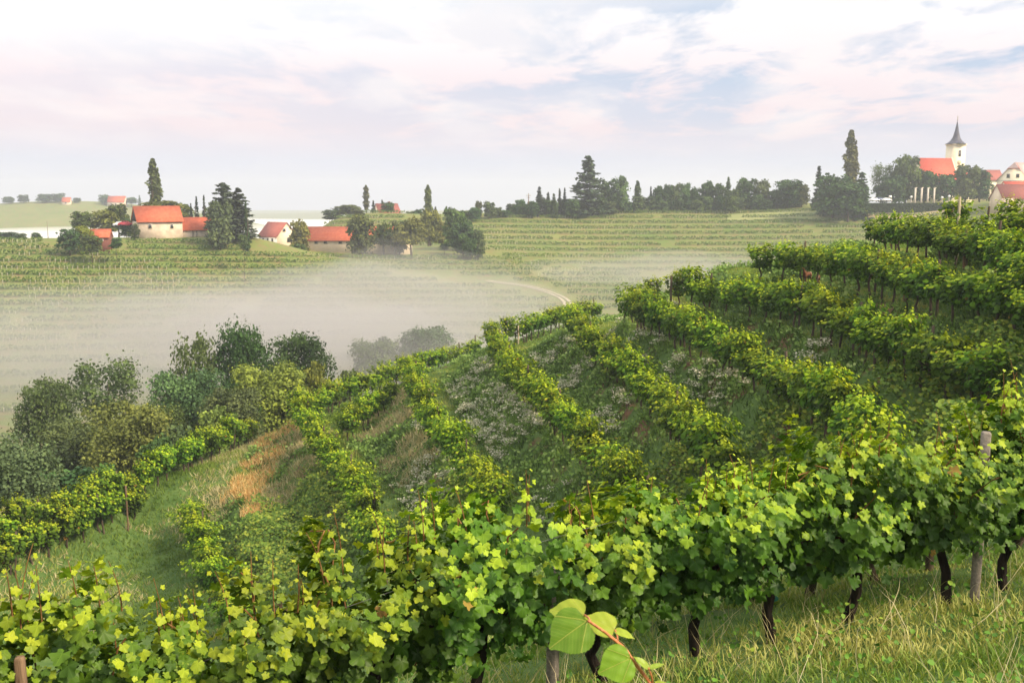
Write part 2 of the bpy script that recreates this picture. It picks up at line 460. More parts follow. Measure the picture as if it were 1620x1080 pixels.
# thin plate spline through the survey points
def _u(d2):
    return 0.5 * d2 * np.log(d2 + 1e-9)
_sc = 60.0
_P = CTRL[:, :2] / _sc
_n = len(_P)
_A = np.zeros((_n + 3, _n + 3))
_A[:_n, :_n] = _u(((_P[:, None] - _P[None]) ** 2).sum(-1)) + np.eye(_n) * 4e-4
_A[:_n, _n] = 1; _A[:_n, _n + 1:_n + 3] = _P
_A[_n:, :_n] = _A[:_n, _n:].T
_W = np.linalg.solve(_A, np.concatenate([CTRL[:, 2], np.zeros(3)]))
def smooth_h(x, y):
    x = np.asarray(x, float); y = np.asarray(y, float)
    sh = x.shape
    Q = np.stack([x.ravel(), y.ravel()], -1) / _sc
    out = np.empty(len(Q))
    for i in range(0, len(Q), 20000):
        q = Q[i:i + 20000]
        d2 = ((q[:, None] - _P[None]) ** 2).sum(-1)
        out[i:i + 20000] = _u(d2) @ _W[:_n] + _W[_n] + q @ _W[_n + 1:]
    return out.reshape(sh)
def sstep(a, b, x):
    t = np.clip((x - a) / (b - a), 0, 1)
    return t * t * (3 - 2 * t)
def terr_t(s):
    k = np.clip(np.searchsorted(LEVELS, s, side='right') - 1, 0, len(LEVELS) - 2)
    z0 = LEVELS[k]; dz = LEVELS[k + 1] - z0
    return np.clip((s - z0) / dz, 0, 1), z0, dz
def terr_w(x, y, s):
    m = sstep(15, 22, y) * (1 - sstep(96, 108, y)) * sstep(-20.5, -19.0, s) * (1 - sstep(-2.4, -1.9, s))
    return m * sstep(-22, -14, x) * (1 - sstep(40, 48, x))
def far_z(x, y):
    z = -62 + 0 * x
    z = z + 54 * np.exp(-(((x + 420) / 250) ** 2 + ((y - 950) / 140) ** 2))       # the hill with the far village
    z = z + 26 * np.exp(-(((x + 900) / 260) ** 2 + ((y - 1050) / 160) ** 2))
    z = z + 14 * np.exp(-(((x + 120) / 700) ** 2 + ((y - 2600) / 300) ** 2)) + 26 * np.exp(-(((x - 900) / 700) ** 2 + ((y - 2900) / 300) ** 2))
    return z
def height(x, y, s=None):
    x = np.asarray(x, float); y = np.asarray(y, float)
    s = smooth_h(np.clip(x, -330, 330), np.clip(y, -30, 520)) if s is None else s
    t, z0, dz = terr_t(s)
    f = np.where(t < 0.48, 0.07 * t / 0.48, 0.07 + 0.93 * sstep(0, 1, (t - 0.48) / 0.50))
    wt = terr_w(x, y, s)
    z = s + wt * (z0 + dz * f - s)
    lump = np.sin(x * 2.3 + 1.7 * np.sin(y * 1.1)) * np.sin(y * 2.0 + 1.9 * np.sin(x * 0.9)) + 0.6 * np.sin(x * 4.7 + y * 1.3) * np.sin(y * 4.1 - x * 1.7)
    z = z + wt * sstep(0.42, 0.55, t) * (1 - sstep(0.85, 0.98, t)) * 0.17 * lump
    wf = np.maximum(sstep(470, 640, y), np.maximum(sstep(-190, -330, x), sstep(290, 420, x)) * sstep(60, 200, y))
    return z * (1 - wf) + far_z(x, y) * wf
def hz(x, y):
    return float(height(np.array([x]), np.array([y]))[0])

def axis(segs):
    out = []
    for a, b, st in segs:
        out.append(np.arange(a, b, st))
    return np.concatenate(out + [[segs[-1][1]]])
GX = axis([(-2600, -600, 80), (-600, -300, 20), (-300, -48, 3.5), (-48, 44, 0.4), (44, 300, 3.5), (300, 600, 20), (600, 2600, 80)])
GY = axis([(-30, -6, 2), (-6, 14, 0.35), (14, 100, 0.42), (100, 130, 1.2), (130, 480, 2.6), (480, 700, 12), (700, 1300, 20), (1300, 3600, 90)])
XX, YY = np.meshgrid(GX, GY)
SS = smooth_h(np.clip(XX, -330, 330), np.clip(YY, -30, 520))
ZZ = height(XX, YY, SS)
near = (np.abs(XX) < 60) & (YY < 130)
ZZ += np.where(near, 0.05 * np.sin(XX * 2.1 + 1.3 * np.sin(YY * 1.7)) * np.sin(YY * 1.9 + XX * 0.6), 0)
nx, ny = len(GX), len(GY)
idx = np.arange(nx * ny).reshape(ny, nx)
Q = np.stack([idx[:-1, :-1], idx[:-1, 1:], idx[1:, 1:], idx[1:, :-1]], -1).reshape(-1, 4)
T_, _, _ = terr_t(SS)
soil = (terr_w(XX, YY, SS) > 0.5) * sstep(0.66, 0.80, T_) * (1 - sstep(0.97, 1.0, T_)) 
gm = Mat('ground')
far_f = gm.contrast(gm.n('ShaderNodeSeparateXYZ').outputs[1], 105, 135)
gm.l(gm.n('ShaderNodeTexCoord').outputs['Object'], [n for n in gm.t.nodes if n.type == 'SEPXYZ'][0].inputs[0])
n_small = gm.noise(1.6, 6, 0.65)
n_big = gm.noise(0.05, 6, 0.6)
nearc = gm.mix(gm.contrast(n_small, 0.35, 0.7), (0.040, 0.080, 0.018), (0.095, 0.145, 0.038))
soilc = gm.mix(gm.contrast(gm.noise(2.3, 5), 0.4, 0.65), (0.075, 0.038, 0.022), (0.15, 0.080, 0.048))
nearc = gm.mix(gm.math('MULTIPLY', gm.attr('tint'), gm.contrast(gm.noise(0.45, 4), 0.52, 0.60), True), nearc, soilc)
farc = gm.mix(gm.contrast(n_big, 0.35, 0.65), (0.100, 0.142, 0.034), (0.150, 0.168, 0.048))
farc = gm.mix(gm.contrast(gm.noise(0.35, 6), 0.45, 0.7), farc, (0.17, 0.13, 0.06))
gm.surf(gm.mix(far_f, nearc, farc), 0.95, 0.1, n_small, 0.4, 0.05)
gb = Bag(); gb.add(np.stack([XX, YY, ZZ], -1).reshape(-1, 3), [Q], soil.ravel())
ground = gb.build('ground', gm.m, smooth=True)
meta(ground, kind='structure')

# farm track round the foot of the far hill
def drape_strip(name, pts, half, mat, lift=0.06, label=None):
    pts = np.asarray(pts, float)
    L = np.concatenate([[0], np.cumsum(np.linalg.norm(np.diff(pts[:, :2], axis=0), axis=1))])
    q = np.arange(0, L[-1], 1.2)
    X = np.interp(q, L, pts[:, 0]); Y = np.interp(q, L, pts[:, 1])
    for _ in range(6):
        X[1:-1] = (X[:-2] + 2 * X[1:-1] + X[2:]) / 4; Y[1:-1] = (Y[:-2] + 2 * Y[1:-1] + Y[2:]) / 4
    tx, ty = np.gradient(X), np.gradient(Y); l = np.hypot(tx, ty)
    V = []
    for a in (-half, -half / 3, half / 3, half):
        x = X - ty / l * a; y = Y + tx / l * a
        V.append(np.stack([x, y, height(x, y) + lift], -1))
    V = np.stack(V, 1); n = len(X)
    i = np.arange(n - 1)[:, None] * 4; j = np.arange(3)[None]
    F = np.stack([i + j, i + 4 + j, i + 4 + j + 1, i + j + 1], -1).reshape(-1, 4)
    b = Bag(); b.add(V.reshape(-1, 3), [F])
    return b.build(name, mat)
trk = [atY(*p) for p in [(770, 444, 282), (830, 452, 275), (868, 460, 268), (890, 469, 261), (899, 479, 252), (896, 492, 243), (885, 507, 232)]]
M['track'] = noisy('track', (0.28, 0.25, 0.17), (0.44, 0.38, 0.28), 0.8)
T3 = np.array(trk)
for k, off in enumerate((-0.75, 0.75)):
    d = np.gradient(T3[:, :2], axis=0); d /= np.linalg.norm(d, axis=1)[:, None]
    P = T3.copy(); P[:, 0] -= d[:, 1] * off; P[:, 1] += d[:, 0] * off
    o = drape_strip('track', P, 0.42, M['track'], 0.16)
    meta(o, kind='structure')

M['stubble'] = noisy('stubble', (0.22, 0.16, 0.10), (0.30, 0.25, 0.14), 0.3)
M['dry_meadow'] = noisy('dry_meadow', (0.15, 0.185, 0.06), (0.22, 0.22, 0.085), 0.2)
meta(drape_strip('stubble_field', [atY(1372, 342, 384), atY(1440, 341, 386), atY(1530, 341, 388)], 5.0, M['stubble'], .25), kind='structure')
meta(drape_strip('meadow_strip', [atY(1150, 337, 398), atY(1250, 336, 394), atY(1345, 340, 380)], 6.0, M['dry_meadow'], .22), kind='structure')

# ------------------------------------------------------------------ vines
def ordinal(i):
    a = ['first', 'second', 'third', 'fourth', 'fifth', 'sixth', 'seventh', 'eighth', 'ninth', 'tenth', 'eleventh', 'twelfth', 'thirteenth',
         'fourteenth', 'fifteenth', 'sixteenth', 'seventeenth', 'eighteenth', 'nineteenth', 'twentieth']
    tens = {20: 'twenty', 30: 'thirty', 40: 'forty', 50: 'fifty'}
    if i <= 20: return a[i - 1]
    if i % 10 == 0: return {30: 'thirtieth', 40: 'fortieth', 50: 'fiftieth'}[i]
    return tens[i // 10 * 10] + '-' + a[i % 10 - 1]

def vine_meshes(seed, n_leaf, length, z0, z1, thick, leaf, templ, mat, trunk_r=0.035, shoots=(), trunk_sides=7, lump=0.45):
    """one grapevine: a knotted trunk with two arms, fruiting canes and the leaf canopy between z0 and z1"""
    r = np.random.default_rng(seed)
    tb = Bag()
    k = r.uniform(-0.06, 0.06, (4, 2))
    hgt = z0 + 0.12
    pts = [(k[0, 0] * .3, k[0, 1] * .3, -0.35), (k[0, 0], k[0, 1], 0.0), (k[1, 0], k[1, 1], hgt * 0.38), (k[2, 0], k[2, 1], hgt * 0.72), (0, 0, hgt)]
    tb.tube(pts, [trunk_r * 1.25, trunk_r * 1.2, trunk_r, trunk_r * 0.95, trunk_r * 1.25], trunk_sides)
    for sgn in (-1, 1):
        e = length * r.uniform(0.35, 0.5) * sgn
        tb.tube([(0, 0, hgt - 0.03), (e * .45, r.uniform(-.03, .03), hgt + 0.10), (e, r.uniform(-.04, .04), hgt + 0.06)], [trunk_r * .75, trunk_r * .5, trunk_r * .32], 5)
    cb = Bag()
    pos = []; nrm = []; ax = []; sz = []; tint = []
    nsh = max(8, int(length * 13))
    H = z1 - z0
    per = max(3, int(n_leaf / nsh))
    for i in range(nsh):
        x0 = (r.beta(1.7, 1.7) - .5) * length
        top = z0 + H * (0.80 + 0.26 * r.random() - lump * (abs(x0) / (length * .5)) ** 2 * 0.55)
        y0 = r.normal(0, 0.05)
        yo = r.normal(0, thick * 0.45); xo = r.normal(0, 0.10)
        droop = r.random() < 0.4
        q = np.linspace(0, 1, per)
        X = x0 + xo * q + r.normal(0, .03, per)
        Y = y0 + yo * q ** 0.7
        Zs = z0 + 0.06 + (top - z0) * np.sin(q * (1.9 if droop else 1.45)) / (1 if droop else math.sin(1.45))
        if i % 3 == 0 and templ is not GLC:
            cb.tube(np.stack([X, Y, Zs], -1)[::max(1, per // 5)], 0.006, 4, cap=False)
        sd = np.sign(r.normal(size=per) + yo * 3)
        off = r.uniform(0.05, 1.0, per) * thick * 0.5
        pos.append(np.stack([X + r.normal(0, .05, per), Y + sd * off, Zs + r.normal(-0.03, .05, per)], -1))
        nrm.append(np.stack([r.normal(0, .45, per), sd * r.uniform(.3, 1.1, per), 0.25 + 0.8 * q + r.normal(0, .3, per)], -1))
        ax.append(np.stack([r.normal(0, .5, per), sd * 0.3 + r.normal(0, .3, per), -0.9 + r.normal(0, .35, per)], -1))
        sz.append(leaf * r.uniform(.5, 1.28, per) * (1 - 0.45 * q ** 3))
        tint.append(np.where(r.random(per) < .004, 1.0, np.clip(0.15 + 0.70 * q ** 2.4 + r.normal(0, .16, per), 0, .94)))  # young tips yellower; canopy shade also painted in, lower leaves tinted darker
    for (sx, sy, h) in shoots:                    # long young shoots standing above the canopy
        m = int(h / 0.05) + 3
        q = np.linspace(0, 1, m)
        X = sx + r.normal(0, .10) * q ** 2 * h * 2; Y = sy + r.normal(0, .06) * q; Zs = z1 - 0.12 + (h + 0.12) * q
        cb.tube(np.stack([X, Y, Zs], -1), np.linspace(0.005, 0.002, m), 4, cap=False)
        a = r.uniform(0, 6.28) + np.arange(m) * 2.6
        o = np.stack([np.cos(a), np.sin(a), 0.1 + 0 * a], -1)
        s = leaf * (0.95 - 0.68 * q) * r.uniform(.8, 1.15, m)
        pos.append(np.stack([X, Y, Zs], -1) + o * 0.03)
        nrm.append(np.stack([o[:, 0] * .55, o[:, 1] * .55 - .35, 0.7 + 0 * a], -1) + r.normal(0, .25, (m, 3)))
        ax.append(o + np.array([0, 0, -0.45]) + r.normal(0, .2, (m, 3)))
        sz.append(s); tint.append(np.clip(0.72 + 0.25 * q + r.normal(0, .08, m), 0, .94))
    pos = np.concatenate(pos); nrm = np.concatenate(nrm); ax = np.concatenate(ax); sz = np.concatenate(sz); tint = np.concatenate(tint)
    lb = Bag()
    which = r.integers(0, len(templ), len(pos))
    Fm = frames(nrm, ax)
    for ti, (TV, TF) in enumerate(templ):
        m = which == ti
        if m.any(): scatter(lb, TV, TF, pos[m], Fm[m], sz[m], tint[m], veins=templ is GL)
    return tb, lb, cb

_alt_colour = (1, 1, 1, 1)
# --- the row right in front of the camera: every vine built on its own
tops = [(-90, 935), (0, 935), (50, 915), (110, 930), (180, 958), (250, 962), (330, 962), (400, 925), (470, 892), (530, 862), (600, 850), (660, 850), (720, 805), (780, 782), (845, 748), (900, 775),
        (945, 800), (1000, 800), (1050, 778), (1105, 755), (1170, 730), (1225, 738), (1300, 712), (1355, 685), (1400, 705), (1450, 712), (1500, 685), (1545, 640), (1595, 612), (1650, 620), (1720, 600)]
bots = [(-90, 1250), (250, 1210), (420, 1170), (590, 1090), (760, 1028), (870, 1012), (945, 985), (1105, 950), (1225, 918), (1355, 892), (1500, 858), (1595, 846), (1720, 836)]
tops = np.array(tops, float); bots = np.array(bots, float)
SHOOTS = {0: [(0.28, 0.0, .16)], 1: [(-0.22, 0, .34), (-0.12, -.05, .26), (0.3, 0, .2)], 2: [(0.0, 0, .28), (0.18, .03, .22)], 3: [(0.2, 0, .12), (0.38, 0, .1)], 4: [(-0.22, -.05, .36), (0.05, -.05, .30)],
          5: [(0.32, -.05, .28), (0.38, 0.03, .2)], 6: [(-0.2, 0, .12)], 7: [(0.1, 0, .1)], 8: [(-0.2, 0.0, .18), (0.1, 0, .14)], 9: [(-0.05, 0, .28), (.1, 0, .22)], 10: [(0.1, 0, .14)], 11: [(-0.12, 0, .25), (0.08, 0, .3)], 12: [(0, 0, .3)]}
FRONT_LABEL = ['grapevine at the left edge of the nearest row, only leaves and top shoots showing',
 'nearest-row grapevine with two tall yellow shoots curling up at the far left',
 'low leafy grapevine in the nearest row below the mown grass slope',
 'nearest-row grapevine with flat top under the orange dried bank, no trunk showing',
 'nearest-row grapevine with two tall pale shoots rising left of centre',
 'big dark leafy grapevine with thick black trunk left of the centre post',
 'nearest-row grapevine just right of the centre post, trunk behind the round-leaved twig',
 'bushy nearest-row grapevine with split black trunk right of the round-leaved twig',
 'nearest-row grapevine with green tie round its straight black trunk',
 'nearest-row grapevine with a tall yellow-green peak and short dark trunk in grass',
 'nearest-row grapevine with crooked black trunk left of the right-hand concrete post',
 'tall nearest-row grapevine right behind the right-hand concrete post, slim dark trunk',
 'nearest-row grapevine cut by the right edge of the picture']
def px_to(px, py, Y):
    return atY(px, py, Y)
def front_x(px, Y): return atY(px, 800, Y)[0]
FP = [(front_x(px, Y), Y) for px, Y, z in FRONT]
front_roots = []
for i, (px, Y, z) in enumerate(FRONT):
    x = front_x(px, Y)
    z = hz(x, Y)
    zt = atY(px, np.interp(px, tops[:, 0], tops[:, 1]), Y)[2] - z
    zb = atY(px, np.interp(px, bots[:, 0], bots[:, 1]), Y)[2] - z
    j0, j1 = max(0, i - 1), min(len(FP) - 1, i + 1)
    ang = math.atan2(FP[j1][1] - FP[j0][1], FP[j1][0] - FP[j0][0])
    gap = math.hypot(FP[j1][0] - FP[j0][0], FP[j1][1] - FP[j0][1]) / (j1 - j0)
    length = gap * 1.35
    nl = int(930 * length * max(0.8, (zt - zb)))
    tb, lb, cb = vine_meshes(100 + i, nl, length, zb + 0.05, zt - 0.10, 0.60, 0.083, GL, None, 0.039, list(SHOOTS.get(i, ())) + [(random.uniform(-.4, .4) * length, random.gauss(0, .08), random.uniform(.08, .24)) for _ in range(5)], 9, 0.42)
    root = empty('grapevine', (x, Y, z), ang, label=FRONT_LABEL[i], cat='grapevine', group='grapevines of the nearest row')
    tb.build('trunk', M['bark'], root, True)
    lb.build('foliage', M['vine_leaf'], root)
    cb.build('canes', M['cane'], root)
    if i == 8:
        Bag().lathe([(0.058, -0.006), (0.062, 0.0), (0.058, 0.006)], (0, 0, zb * 0.72), 10).build('tie', noisy('green_tie', (0.02, 0.12, 0.07), (0.03, 0.18, 0.10), 30), root)

# --- shared canopies for the rest
def variants(n, seed, **kw):
    out = []
    for i in range(n):
        tb, lb, cb = vine_meshes(seed + i, **kw)
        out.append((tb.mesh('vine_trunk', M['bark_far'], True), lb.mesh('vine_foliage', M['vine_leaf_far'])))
    return out
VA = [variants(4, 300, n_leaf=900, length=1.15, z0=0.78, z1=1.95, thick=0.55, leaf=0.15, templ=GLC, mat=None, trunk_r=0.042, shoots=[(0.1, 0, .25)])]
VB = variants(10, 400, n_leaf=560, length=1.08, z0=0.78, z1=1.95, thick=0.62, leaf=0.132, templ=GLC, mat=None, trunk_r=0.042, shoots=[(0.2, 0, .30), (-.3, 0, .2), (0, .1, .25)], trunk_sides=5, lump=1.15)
def put_vine(var, loc, rz, sc, label, group, hue=1.0):
    root = empty('grapevine', loc, rz, label=label, cat='grapevine', group=group)
    root.scale = sc
    for nm, me in zip(('trunk', 'foliage'), var):
        c = bpy.data.objects.new(nm, me); C.objects.link(c); c.parent = root
        if nm == 'foliage':
            c.color = (hue, hue ** 0.5, 1, 1)
    return root
S2 = ['just left of the split-trunk vine', 'behind the green-tied vine', 'behind and right of the green-tied vine', 'seen past the tall yellow-green peak', 'seen left of the crooked-trunk vine', 'right of the right-hand concrete post', 'at the right edge of the picture']
for i, (px, Y, z) in enumerate(SECOND):
    x = front_x(px, Y)
    put_vine(VA[0][i % 4], (x, Y, hz(x, Y)), 0.35 + (math.pi if i % 2 else 0), (1.05, 1, .60), 'shaded grapevine of the second row, ' + S2[i], 'grapevines of the second row')

ROWDESC = {
 'G': 'topmost terrace row below the church',
 'F': 'second terrace row from the top right',
 'E': 'terrace row where the brown deer stand',
 'D': 'terrace row one below the deer',
 'C': 'terrace row with the pale leaning post',
 'B': 'terrace row one below the leaning post',
 'A': 'row starting at the lone shoot',
 'Z': 'row beside the tan dry bank',
 'Y': 'row above the orange dried bank',
 'X': 'short row in the grass slope',
 'S': 'short row on the green bench',
 'Yw': 'ridge row right of the dried bank',
 'Aw': 'ridge row right of the lone shoot',
 'Cw': 'stub above the leaning post row',
 'V': 'left crest row along the trees',
 'W': 'lower left row beside the grass slope'}
ROWLINE = {}
count = 0
posts = []
for key, z, pts in ROWS:
    p3 = ROW3[key]
    L = np.concatenate([[0], np.cumsum(np.linalg.norm(np.diff(p3[:, :2], axis=0), axis=1))])
    qd = np.linspace(0, L[-1], 200)
    X = np.interp(qd, L, p3[:, 0]); Y = np.interp(qd, L, p3[:, 1])
    for _ in range(25):
        X[1:-1] = (X[:-2] + 2 * X[1:-1] + X[2:]) / 4; Y[1:-1] = (Y[:-2] + 2 * Y[1:-1] + Y[2:]) / 4
    ROWLINE[key] = (X, Y)
    step = 1.12 if key in 'VW' else 1.45
    q = 0.4; k = 0
    while q < L[-1]:
        k += 1
        x = np.interp(q, qd, X) + random.gauss(0, .06); y = np.interp(q, qd, Y) + random.gauss(0, .06)
        x2 = np.interp(q + .5, qd, X); y2 = np.interp(q + .5, qd, Y); x1 = np.interp(q - .5, qd, X); y1 = np.interp(q - .5, qd, Y)
        ang = math.atan2(y2 - y1, x2 - x1)
        zz = hz(x, y)
        sc = random.uniform(.80, 1.14)
        far_q = q > L[-1] * 0.0
        n_ = ordinal(k)
        put_vine(VB[random.randrange(len(VB))], (x, y, zz), ang + (math.pi if random.random() < .5 else 0) + random.gauss(0, .12),
                 (random.uniform(1.12, 1.35), random.uniform(1.1, 1.4), sc * {'G': .93, 'F': 1.0, 'E': 1.06}.get(key, 1.16)), f"{n_} grapevine from the crest in the {ROWDESC[key]}", 'grapevines of the terrace rows', random.uniform(.85, 1.1))
        count += 1
        if random.random() < .06: q += step * .5
        if k % 5 == 3: posts.append((key, x, y, zz, k))
        q += step * random.uniform(.93, 1.07)
print('terrace vines', count)

# --- posts and wires
def post_mesh(name, wdt, hgt, mat, seed=0):
    b = Bag(); r = np.random.default_rng(seed)
    n = 7; zs = np.linspace(-0.4, hgt, n)
    sec = np.array([(-1, -.8), (-.8, -1), (.8, -1), (1, -.8), (1, .8), (.8, 1), (-.8, 1), (-1, .8)]) * wdt / 2
    V = np.concatenate([np.concatenate([sec * (1 + r.uniform(-.05, .05)) * (0.96 if i == n - 1 else 1), np.full((8, 1), z_)], 1) for i, z_ in enumerate(zs)] + [np.concatenate([sec * .7, np.full((8, 1), hgt + .012)], 1)])
    n += 1
    i = np.arange(n - 1)[:, None] * 8; j = np.arange(8)[None]
    b.add(V, [np.stack([i + j, i + (j + 1) % 8, i + 8 + (j + 1) % 8, i + 8 + j], -1).reshape(-1, 4), np.array([list(range((n - 1) * 8, n * 8))])])
    return b.mesh(name, mat)
def vine_post(loc, rz, wdt, hgt, mat, label, lean=(0, 0), group=None):
    o = link_mesh('vine_post', post_mesh('vine_post', wdt, hgt, mat, int(abs(loc[0] * 100))))
    o.location = loc; o.rotation_euler = (lean[0], lean[1], rz)
    return meta(o, label, 'post', group)
x, Y = front_x(1552, 7.9), 7.9
zg = hz(x, Y)
vine_post((x, Y, zg), R(-22), 0.074, atY(1550, 685, 7.9)[2] - zg, M['concrete'], 'square weathered concrete vineyard post at right with grass round its foot')
x, Y = front_x(876, 6.62), 6.62
zg = hz(x, Y)
cp = vine_post((x, Y, zg), R(-26), 0.076, atY(876, 900, 6.62)[2] - zg, M['concrete'], 'concrete vineyard post half hidden in leaves at bottom centre')
tb_ = Bag().lathe([(0.055, -0.02), (0.058, 0.0), (0.055, 0.02)], (0, 0, atY(876, 972, 6.62)[2] - zg), 8)
tb_.build('tie', noisy('red_tie', (0.25, 0.01, 0.015), (0.3, 0.02, 0.02), 30), cp)
x, Y = front_x(12, 4.75), 4.75
vine_post((x, Y, hz(x, Y)), R(10), 0.05, atY(12, 1042, 4.75)[2] - hz(x, Y), M['old_wood'], 'thin brown wooden stake at the bottom left corner')
SPEC = [(1514, 384, -2.2, 312, .09, 'pale_wood', 'tall pale post at the start of the topmost terrace row', (0, 0.0)),
        (1524, 432, -3.3, 362, .09, 'old_wood', 'tall dark-footed post in the second terrace row from the top', (0, 0)),
        (1281, 662, -8.7, 594, .11, 'pale_wood', 'pale post leaning out of its row above the flowered bank', (0, -0.16)),
        (752, 572, -16.3, 530, .10, 'bark_far', 'short dark post top on the crest beside the tall lone shoot', (0, 0)),
        (1430, 480, -4.8, 412, .09, 'old_wood', 'dark slim post in the row to the right of the deer', (0, 0.05)),
        (1061, 486, -6.5, 436, .10, 'bark_far', 'dark end post at the crest, left end of the row below the deer', (0, 0)),
        (201, 805, -18.3, 768, .09, 'old_wood', 'brown post in the left crest row above the grass slope', (0, 0)),
        (820, 548, -12.2, 515, .10, 'pale_wood', 'pale post under the crest vines right of the tall lone shoot', (0, 0))]
for px, py, z, pt, wd, mt, lab, lean in SPEC:
    p = atZ(px, py, z); zg = hz(p[0], p[1])
    vine_post((p[0], p[1], zg), 0.3, wd, atY(px, pt, p[1])[2] - zg, M[mt], lab, lean)
pm = post_mesh('row_post', 0.085, 2.25, M['bark_far'], 3)
for key, x, y, z, k in posts:
    o = link_mesh('vine_post', pm); o.location = (x + .25, y + .05, z); o.rotation_euler = (random.gauss(0, .03), random.gauss(0, .05), random.random())
    meta(o, f"brown post by the {ordinal(k)} vine from the crest, {ROWDESC[key]}", 'post', 'posts in the terrace rows')
xs = np.array([p[0] for p in FP]); ys = np.array([p[1] for p in FP])
for hh, nm in ((0.72, 'lowest trellis wire along the nearest row'), (1.0, 'middle trellis wire along the nearest row'), (1.2, 'topmost trellis wire along the nearest row')):
    b = Bag(); q = np.linspace(0, 1, 40)
    X = np.interp(q, np.linspace(0, 1, len(xs)), xs); Yw = np.interp(X, xs, ys)
    b.tube(np.stack([X, Yw, np.interp(X, xs, [hz(a, c) for a, c in FP]) + hh - .02 * np.sin(q * 12) ** 2], -1), 0.0017, 5)
    meta(b.build('trellis_wire', M['wire']), nm, 'wire')

# ------------------------------------------------------------------ ground cover (nobody could count it)
BLADE = (np.array([(-.5, 0, 0), (.5, 0, 0), (-.42, .45, .05), (.42, .45, .05), (-.25, .8, .22), (.25, .8, .22), (0, 1.0, .48)]), [np.array([(0, 1, 3, 2), (2, 3, 5, 4)]), np.array([(4, 5, 6)])])
TRI = (np.array([(-.5, 0, 0), (.5, 0, 0), (0.1, 1.0, .25)]), [np.array([(0, 1, 2)])])
def blades(bag, P, hgt, wid, tint, lean=0.35, templ=BLADE, r=rng, lean_dir=None):
    n = len(P)
    a = r.uniform(0, 2 * math.pi, n)
    face = np.stack([np.cos(a), np.sin(a), np.zeros(n)], -1)
    ld = r.normal(0, lean, (n, 2))
    if lean_dir is not None: ld = ld + np.asarray(lean_dir)
    up = norm(np.stack([ld[:, 0], ld[:, 1], np.ones(n)], -1))
    Fm = frames(face, up)
    scatter(bag, templ[0], templ[1], P, Fm, np.stack([wid, hgt, hgt], -1), tint)
def on_ground(x, y, lift=-0.02):
    return np.stack([x, y, height(x, y) + lift], -1)
def vnoise(x, y, sc, seed):
    """smooth value noise 0..1"""
    r = np.random.default_rng(seed); G = r.random((64, 64))
    X = np.asarray(x) / sc + 100.3; Y = np.asarray(y) / sc + 100.7
    i = np.floor(X).astype(int); j = np.floor(Y).astype(int); u = X - i; v = Y - j
    u = u * u * (3 - 2 * u); v = v * v * (3 - 2 * v)
    g = lambda a, b: G[a % 64, b % 64]
    return (g(i, j) * (1 - u) + g(i + 1, j) * u) * (1 - v) + (g(i, j + 1) * (1 - u) + g(i + 1, j + 1) * u) * v
def stuff(bag, name, mat, label):
    return meta(bag.build(name, mat), label, None, None, 'stuff')

# near meadow grass under and before the front rows
n = 90000
y = 2.6 + 11.5 * rng.random(n) ** 1.15
x = -1.6 + (0.56 * y + 2.6) * rng.random(n)
keep = rng.random(n) < 0.35 + 0.65 * vnoise(x, y, 0.35, 3)
x, y = x[keep], y[keep]
P = on_ground(x, y)
n = len(P)
hg = rng.uniform(.06, .15, n) * (0.55 + 0.9 * vnoise(x, y, 0.8, 5)) * np.where(y < 6.4, 1.0, .8)
tint = np.clip(0.3 + 0.7 * vnoise(x, y, 0.6, 8) * vnoise(x, y, 1.7, 9) * 1.5 + rng.normal(0, .16, n), 0, 1)
g1 = Bag(); blades(g1, P, hg, rng.uniform(.007, .015, n), tint, 0.6)
stuff(g1, 'meadow_grass', M['grass'], 'long wild grass growing under the nearest vines')
# seed heads / dry stalks
n = 1100
y = 3.0 + 8 * rng.random(n); x = -1.2 + (0.56 * y + 2.2) * rng.random(n)
P = on_ground(x, y)
g2 = Bag(); blades(g2, P, rng.uniform(.25, .52, n), rng.uniform(.004, .007, n), rng.random(n), 0.45)
stuff(g2, 'dry_grass_stalks', M['tan'], 'straw-coloured dry stalks among the near grass')
# broad weeds in the grass
n = 4200
y = 3.2 + 8 * rng.random(n); x = -1.2 + (0.56 * y + 2.2) * rng.random(n)
k = vnoise(x, y, 0.6, 31) > .52
x, y = x[k], y[k]; n = len(x)
P = on_ground(x, y, 0.0); P[:, 2] += rng.uniform(.02, .22, n)
g3 = Bag()
nn = np.stack([rng.normal(0, .6, n), rng.normal(-.3, .6, n), rng.uniform(.4, 1, n)], -1); aa = rng.normal(0, 1, (n, 3))
scatter(g3, HEXV, HEXF, P, frames(nn, aa), rng.uniform(.02, .048, n), np.clip(rng.normal(.35, .2, n), 0, 1))
stuff(g3, 'broadleaf_weeds', M['lush'], 'low broad-leaved weeds in the near grass')

# ---- the terraced bowl
n = 520000
yb = 15 + 82 * rng.random(n) ** 0.85; xb = -34 + 64 * rng.random(n)
pp = project(np.stack([xb, yb, smooth_h(xb, yb)], -1))
k = (pp[:, 0] > -60) & (pp[:, 0] < 1690) & (pp[:, 1] < 1010) & (pp[:, 1] > 300) & (rng.random(n) < 0.25 + 0.75 * np.clip(yb / 55, 0, 1))
xb, yb = xb[k], yb[k]
sb = smooth_h(xb, yb); tb2, _, _ = terr_t(sb); wb = terr_w(xb, yb, sb)
zb2 = height(xb, yb, sb)
PB = np.stack([xb, yb, zb2 - 0.03], -1); pb = project(PB)
kk = wb > 0.5
bench = kk & (tb2 > 0.03) & (tb2 < 0.47)
bank = kk & (tb2 >= 0.45)
other = ~kk
def near_px(p, cx, cy, rx, ry):
    return np.exp(-(((p[:, 0] - cx) / rx) ** 2 + ((p[:, 1] - cy) / ry) ** 2))
